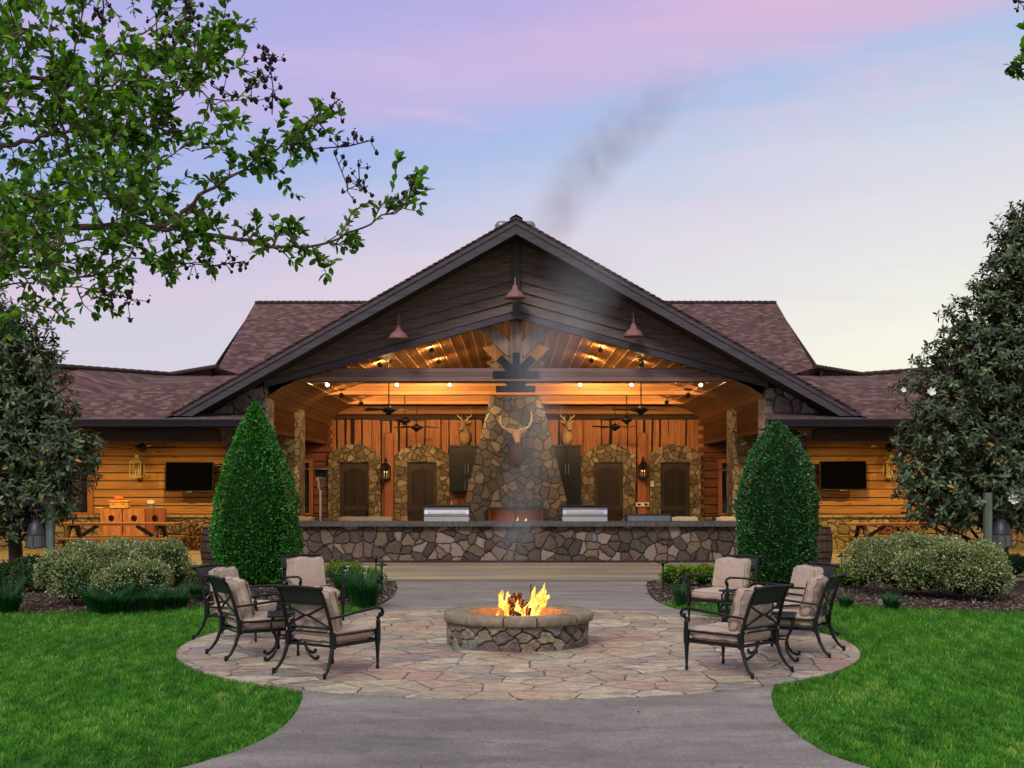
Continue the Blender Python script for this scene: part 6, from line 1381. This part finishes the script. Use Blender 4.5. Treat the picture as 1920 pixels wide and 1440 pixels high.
# ------------------------------------------------------------------ crape myrtle over the camera's left
def myrtle(limbs, base, trunk_pts, seed, label, region=None, ntw=620, pods=(), extra=(), dref=5.9):
    g = np.random.default_rng(seed); t = thing('crape_myrtle', label, 'crape myrtle', base)
    bv = Vector(base); tr = MB(); tw = MB(); segs = []
    if trunk_pts: tr.tube([Vector(p)-bv for p in trunk_pts[0]], trunk_pts[1], 9)
    for pts, d0, d1, r0, r1 in limbs:
        n = len(pts); c = crv([tuple(p) for p in pts], 5); P3 = [at(px, py, d0+(d1-d0)*i/(len(c)-1))-bv for i, (px, py) in enumerate(c)]
        P3 = [p+Vector(g.normal(0, .006, 3)) for p in P3]
        tr.tube(P3, [r1+(r0-r1)*(1-i/(len(P3)-1))**1.6 for i in range(len(P3))], 7)
        segs += [(P3[i], P3[i+1], i/len(P3)) for i in range(len(P3)-1)]
    tr.build('trunk', M['bark'], t)
    LP, LD, LN, LL = [], [], [], []
    def leaves_on(pts, dens=1.0, sz=1.0):
        for i in range(1, len(pts)):
            a, b = pts[i-1], pts[i]; d = (b-a).normalized()
            for s in (-1, 1):
                if g.uniform() > dens: continue
                side = d.cross(Vector(g.normal(0, 1, 3))).normalized(); D = (side*.9+d*.55+Vector((0, 0, .25))).normalized()
                nn = (Vector((0, 0, 1))+Vector(g.normal(0, .55, 3))).normalized()
                LP.append(a.lerp(b, g.uniform())); LD.append(D); LN.append(nn); LL.append(g.uniform(.03, .056)*sz)
        for k in range(3): LP.append(pts[-1]); LD.append((d+Vector(g.normal(0, .5, 3))).normalized()); LN.append(Vector((0, 0, 1))+Vector(g.normal(0, .5, 3))); LL.append(g.uniform(.032, .05)*sz)
    def twig(o, d, L, dens=.85, lvl=0):
        n = max(3, int(L/.035)); pts = [o]; d = d.normalized()
        for i in range(n): d = (d+Vector(g.normal(0, .12, 3))+Vector((0, 0, .05))).normalized(); pts.append(pts[-1]+d*L/n)
        tw.tube(pts, [.0045*(1-.7*i/n) for i in range(n+1)], 4, False); leaves_on(pts, dens)
        if lvl < 1:
            for _ in range(g.integers(1, 4)): k = g.integers(1, n); twig(pts[k], d+Vector(g.normal(0, .8, 3)), L*g.uniform(.4, .7), dens, lvl+1)
    for a, b, f in segs:
        m = g.poisson((b-a).length*(4 if f < .35 else 17))
        for _ in range(m): o = a.lerp(b, g.uniform()); dd = (b-a).normalized()*.6+Vector((g.normal(0, .5), g.normal(0, .8), g.normal(.25, .7))); twig(o, dd, g.uniform(.08, .2))
    if region:
        k = 0
        while k < ntw:
            px_, py_ = g.uniform(-120, 440), g.uniform(-120, 620)
            if not region(px_, py_, g.uniform()): continue
            d_ = dref+g.normal(0, .55); o = at(px_, py_, d_)-bv; k += 1
            twig(o, Vector((g.normal(.3, .6), g.normal(0, .6), g.normal(.2, .6))), g.uniform(.12, .3), .9)
    for (pts, d0, dens) in extra:
        P3 = [at(px, py, d0)-bv for px, py in crv(pts, 4)]; tw.tube(P3, .004, 4, False); leaves_on(P3, dens, 1.05)
    tw.build('twigs', M['bark'], t)
    n = len(LP); V, F = leaf_mesh(np.array(LP), np.array(LD), np.array(LN), np.array(LL), np.array(LL)*g.uniform(.5, .68, n), .3, 'ob', .15)
    npmesh('foliage', V, F, M['myrtle'], t, {'rnd': np.repeat(g.uniform(0, 1, n)**1.1, 8)})
    # dry seed pods
    pd = MB()
    for pts, d0, cnt in pods:
        P3 = [at(px, py, d0)-bv for px, py in pts]; pd.tube(P3, .0035, 4, False)
        for _ in range(cnt):
            i = g.integers(0, len(P3)-1); a = P3[i].lerp(P3[i+1], g.uniform(.2, 1)); b = a+Vector(g.normal(0, .03, 3)); pd.tube([a, b], .0022, 4, False); pd.ball(b, .0095*g.uniform(.8, 1.25), 5, (1, 1, 1.15))
            for q in range(3): e_ = b+Vector(g.normal(0, .007, 3))+Vector((0, 0, .009)); pd.ball(e_, .0045, 3)
    if pd.v: pd.build('seed_pods', M['pod'], t)
    return t
limbsL = [([(-260, 640), (-140, 560), (0, 482), (60, 455), (130, 430), (230, 425), (330, 430), (430, 445), (520, 462), (600, 460), (680, 425), (740, 395), (776, 372)], 6.4, 5.8, .034, .003),
 ([(300, 428), (340, 398), (400, 350), (470, 310), (530, 270), (568, 240), (590, 218)], 5.95, 5.7, .014, .002),
 ([(-240, 560), (-100, 450), (0, 410), (80, 390), (160, 375), (240, 368), (300, 350)], 6.3, 6.1, .02, .004),
 ([(-200, 300), (-60, 180), (0, 152), (60, 145), (130, 160), (190, 165), (250, 150), (320, 155), (370, 125), (400, 95), (420, 70)], 6.1, 5.7, .018, .002),
 ([(-180, 420), (-40, 290), (60, 262), (130, 245), (200, 243), (280, 245), (320, 205), (345, 150)], 6.0, 5.8, .018, .002),
 ([(-200, 600), (-50, 500), (50, 500), (100, 518), (180, 516), (235, 480), (330, 492), (400, 496)], 6.1, 5.9, .012, .002),
 ([(190, 427), (170, 370), (145, 315), (118, 250), (112, 190), (130, 120), (150, 50), (160, -40)], 6.05, 6.2, .012, .004),
 ([(225, 427), (265, 345), (288, 270), (322, 200), (360, 160)], 6.0, 5.8, .008, .002),
 ([(-200, 200), (-60, 120), (0, 80), (40, 15), (60, -60)], 6.0, 6.2, .016, .008),
 ([(225, 427), (260, 460), (300, 505)], 6.0, 5.8, .006, .002),
 ([(-120, 600), (-20, 545), (60, 530), (120, 540), (190, 545)], 6.1, 5.9, .007, .002)]
def regL(x, y, u):
    if x < 0: return u < .35
    e_ = 430-.0*y
    if y < 60: lim = 230
    elif y < 120: lim = 330
    elif y < 300: lim = 400
    elif y < 440: lim = 330+max(0, (y-380))*.6
    elif y < 520: lim = 240-(y-440)*1.2
    elif y < 590: lim = 110-(y-520)*.9
    else: return False
    if x > lim: return False
    f = math.sin(x*.021+1.2)*math.sin(y*.017+.6)+.35*math.sin(x*.05)*math.sin(y*.043)
    return u < .5+.75*f
podsL = [([(510, 215), (512, 165), (506, 120), (503, 100)], 5.7, 34), ([(462, 175), (482, 150)], 5.7, 8), ([(598, 222), (615, 205), (638, 185)], 5.7, 14), ([(596, 278), (650, 275), (700, 262)], 5.7, 14), ([(628, 290), (650, 345), (652, 360)], 5.75, 8), ([(672, 300), (675, 360), (690, 348)], 5.75, 10), ([(330, 492), (400, 498), (460, 490)], 5.85, 22), ([(195, 545), (225, 555), (250, 562)], 5.85, 14), ([(355, 60), (358, 20), (352, -5)], 5.8, 16), ([(395, 160), (420, 175), (440, 180)], 5.75, 6), ([(295, 70), (292, 25)], 5.9, 6), ([(190, 60), (195, 10)], 6, 14), ([(430, 60), (428, 40)], 5.7, 3), ([(765, 372), (772, 350), (778, 340)], 5.8, 8), ([(80, 410), (100, 405)], 6, 8), ([(330, 100), (325, 70)], 5.8, 10)]
exL = [([(590, 218), (560, 240), (540, 250)], 5.7, 1), ([(735, 360), (742, 320), (745, 298)], 5.8, .5), ([(520, 240), (530, 215), (535, 200)], 5.7, 1), ([(440, 230), (420, 240), (400, 250), (360, 260)], 5.75, 1), ([(410, 150), (400, 120), (420, 100), (400, 60)], 5.75, 1), ([(415, 75), (395, 90), (370, 100)], 5.75, 1), ([(640, 440), (660, 400), (690, 380)], 5.85, 1), ([(700, 415), (720, 380), (760, 375)], 5.8, 1), ([(560, 460), (540, 430), (560, 415)], 5.85, 1), ([(30, 500), (60, 540), (70, 570), (100, 580), (120, 600)], 5.9, 1), ([(20, 600), (60, 580), (80, 600)], 5.9, 1)]
baseT = (-4.6, 6.5, 0)
myrtle(limbsL, baseT, ([(-4.6, 6.5, 0), (-4.55, 6.5, .9), (-4.4, 6.45, 1.8), (-4.0, 6.4, 2.4), (-3.44, 6.4, 2.82)], [.1, .085, .07, .055, .034]), 41, 'crape myrtle tree leaning in from the left, its leafy limb against the sky', regL, 250, podsL, exL)
limbsR = [([(2080, 60), (1990, 90), (1925, 128), (1905, 132)], 5.6, 5.6, .008, .002), ([(2080, -60), (1980, -30), (1925, 2), (1905, 2)], 5.6, 5.6, .008, .002)]
myrtle(limbsR, (6.4, 5.9, 0), ([(6.4, 5.9, 0), (6.3, 5.85, 1.5), (5.8, 5.8, 2.9), (4.3, 5.7, 4.0), (2.75, 5.6, 4.3)], [.08, .065, .045, .02, .008]), 42, 'crape myrtle twigs at the upper right corner of the picture', None, 0, [([(1925, 5), (1900, 0)], 5.6, 6)], [([(1915, 128), (1898, 122), (1893, 128)], 5.6, 1), ([(1920, 150), (1905, 135)], 5.6, 1)])
# lilac blossoms above the tufts
g = np.random.default_rng(77); mb = MB()
fl_px = [(652, 1062), (687, 1063), (720, 1064), (684, 1075), (529, 1066), (220, 1074), (648, 1070)]
for px_, py_ in fl_px:
    p = at(px_, py_, 23.0 if px_ > 400 else 21.4)
    b = MB(); b.tube([(0, 0, -.35), (0, 0, 0)], .004, 4)
    for k in range(6): a = k*math.pi/3; b.ball((.022*math.cos(a), .022*math.sin(a), .0), .015, 5, (1, 1, .6))
    o = b.build('lilac_flower', M['lilac']); o.location = p; tag(o, 'small lilac flower '+{652: 'above the tall tuft, leftmost', 687: 'above the tall tuft, in the middle', 720: 'beside the nearest left path light', 684: 'low on the tall tuft by the apron', 529: 'against the left cone shrub', 220: 'in front of the left variegated hedge', 648: 'just behind the back left chair'}[px_], 'flower', 'small lilac flowers above the planting beds')

# ------------------------------------------------------------------ smoke
def smoke(name, a, b, dens, col, label, shapef, absorb=None, rough=.6, scale=1.6, stretch=(1, 1, .7), seedv=(0, 0, 0), aniso=0.0, thr=(.45, .75)):
    m = bpy.data.materials.new(name); m.use_nodes = True; t = NT(m.node_tree); m.node_tree.nodes.clear()
    o = t.n('ShaderNodeTexCoord').outputs['Object']; s = t.sep(o)
    n = t.noise(t.mapv(o, stretch, seedv), scale, 5, rough, .6)
    body = shapef(t, s)
    d = t.math('MULTIPLY', t.math('MULTIPLY', t.ramp(n, [(thr[0], 0), (thr[1], 1)]), body), dens)
    v = t.n('ShaderNodeVolumePrincipled', ins={'Color': tuple(col)+(1,), 'Density': d, 'Anisotropy': aniso})
    if absorb: v.inputs['Absorption Color'].default_value = tuple(absorb)+(1,)
    t.n('ShaderNodeOutputMaterial', ins={'Volume': v.outputs[0]})
    c = Vector(((a[0]+b[0])/2, (a[1]+b[1])/2, min(a[2], b[2])))
    mb = MB(); mb.box(tuple(Vector(a)-c), tuple(Vector(b)-c)); o_ = mb.build(name, m); o_.location = c; tag(o_, label, 'smoke', kind='stuff'); return o_
def plume(x0, x1, r0, r1, H, ysc=1.0, wob=.25, fade0=.08, fade1=.35):
    def f(t, s):
        h = t.math('DIVIDE', s[2], H)
        cx = t.math('ADD', x0, t.math('MULTIPLY', t.math('POWER', h, 1.15), x1-x0)); cx = t.math('ADD', cx, t.math('MULTIPLY', t.math('SINE', t.math('MULTIPLY', h, 9.0)), t.math('MULTIPLY', h, wob)))
        r = t.math('ADD', r0, t.math('MULTIPLY', h, r1-r0)); dx = t.math('DIVIDE', t.math('SUBTRACT', s[0], cx), r); dy = t.math('DIVIDE', s[1], t.math('MULTIPLY', r, ysc))
        q = t.math('SUBTRACT', 1.0, t.math('ADD', t.math('MULTIPLY', dx, dx), t.math('MULTIPLY', dy, dy)), clamp=True)
        q = t.math('MULTIPLY', q, t.math('MULTIPLY', h, 1/fade0, clamp=True)); return t.math('MULTIPLY', q, t.math('DIVIDE', t.math('SUBTRACT', 1.0, h), fade1, clamp=True))
    return f
# chimney smoke above the ridge, drifting right
smoke('chimney_smoke', (-1.6, 37.6, 8.2), (6.6, 40.0, 15.6), .5, (.62, .48, .54), 'thin brownish smoke rising from behind the roof peak into the sky', plume(-2.7, 2.9, .8, 2.0, 7.4, .7, .4, .02, .35), scale=1.25, thr=(.33, .66), seedv=(3, 1, 5))
# bluish haze drifting up from the fire pit in front of the porch
smoke('pit_smoke', (-.9, 24.6, .3), (3.2, 26.8, 7.4), .62, (.86, .93, 1.0), 'pale bluish wood smoke hanging between the fire pit and the stone chimney', plume(-1.25, .35, .5, 1.15, 7.1, .8, .35, .1, .3), scale=.8, thr=(.3, .75), stretch=(1, 1, .45), seedv=(1, 4, 2))

def litter():
    g = np.random.default_rng(91); n = 260
    P = np.stack([g.uniform(-4.2, 4.2, n), g.uniform(8.2, 25.5, n), np.full(n, .045)], 1)
    P = P[~lawn_ok(P[:, :2], 0) & ~inside(P[:, :2], bl) & ~inside(P[:, :2], br_) & (np.hypot(P[:, 0]-PC[0], P[:, 1]-PC[1]) > 1.1)]; n = len(P)
    D = rdir(g, n); D[:, 2] *= .2; Ln = g.uniform(.02, .05, n); V, F = quadleaf(P, D, rdir(g, n)*.2+np.array([0, 0, 1.]), Ln, Ln*.5)
    o = npmesh('fallen_leaves', V, F, M['chips'], attrs={'rnd': np.repeat(g.uniform(0, .7, n), 4)}); tag(o, 'tiny dry leaves and bark bits scattered on the paving', 'leaf litter', kind='stuff')
litter()
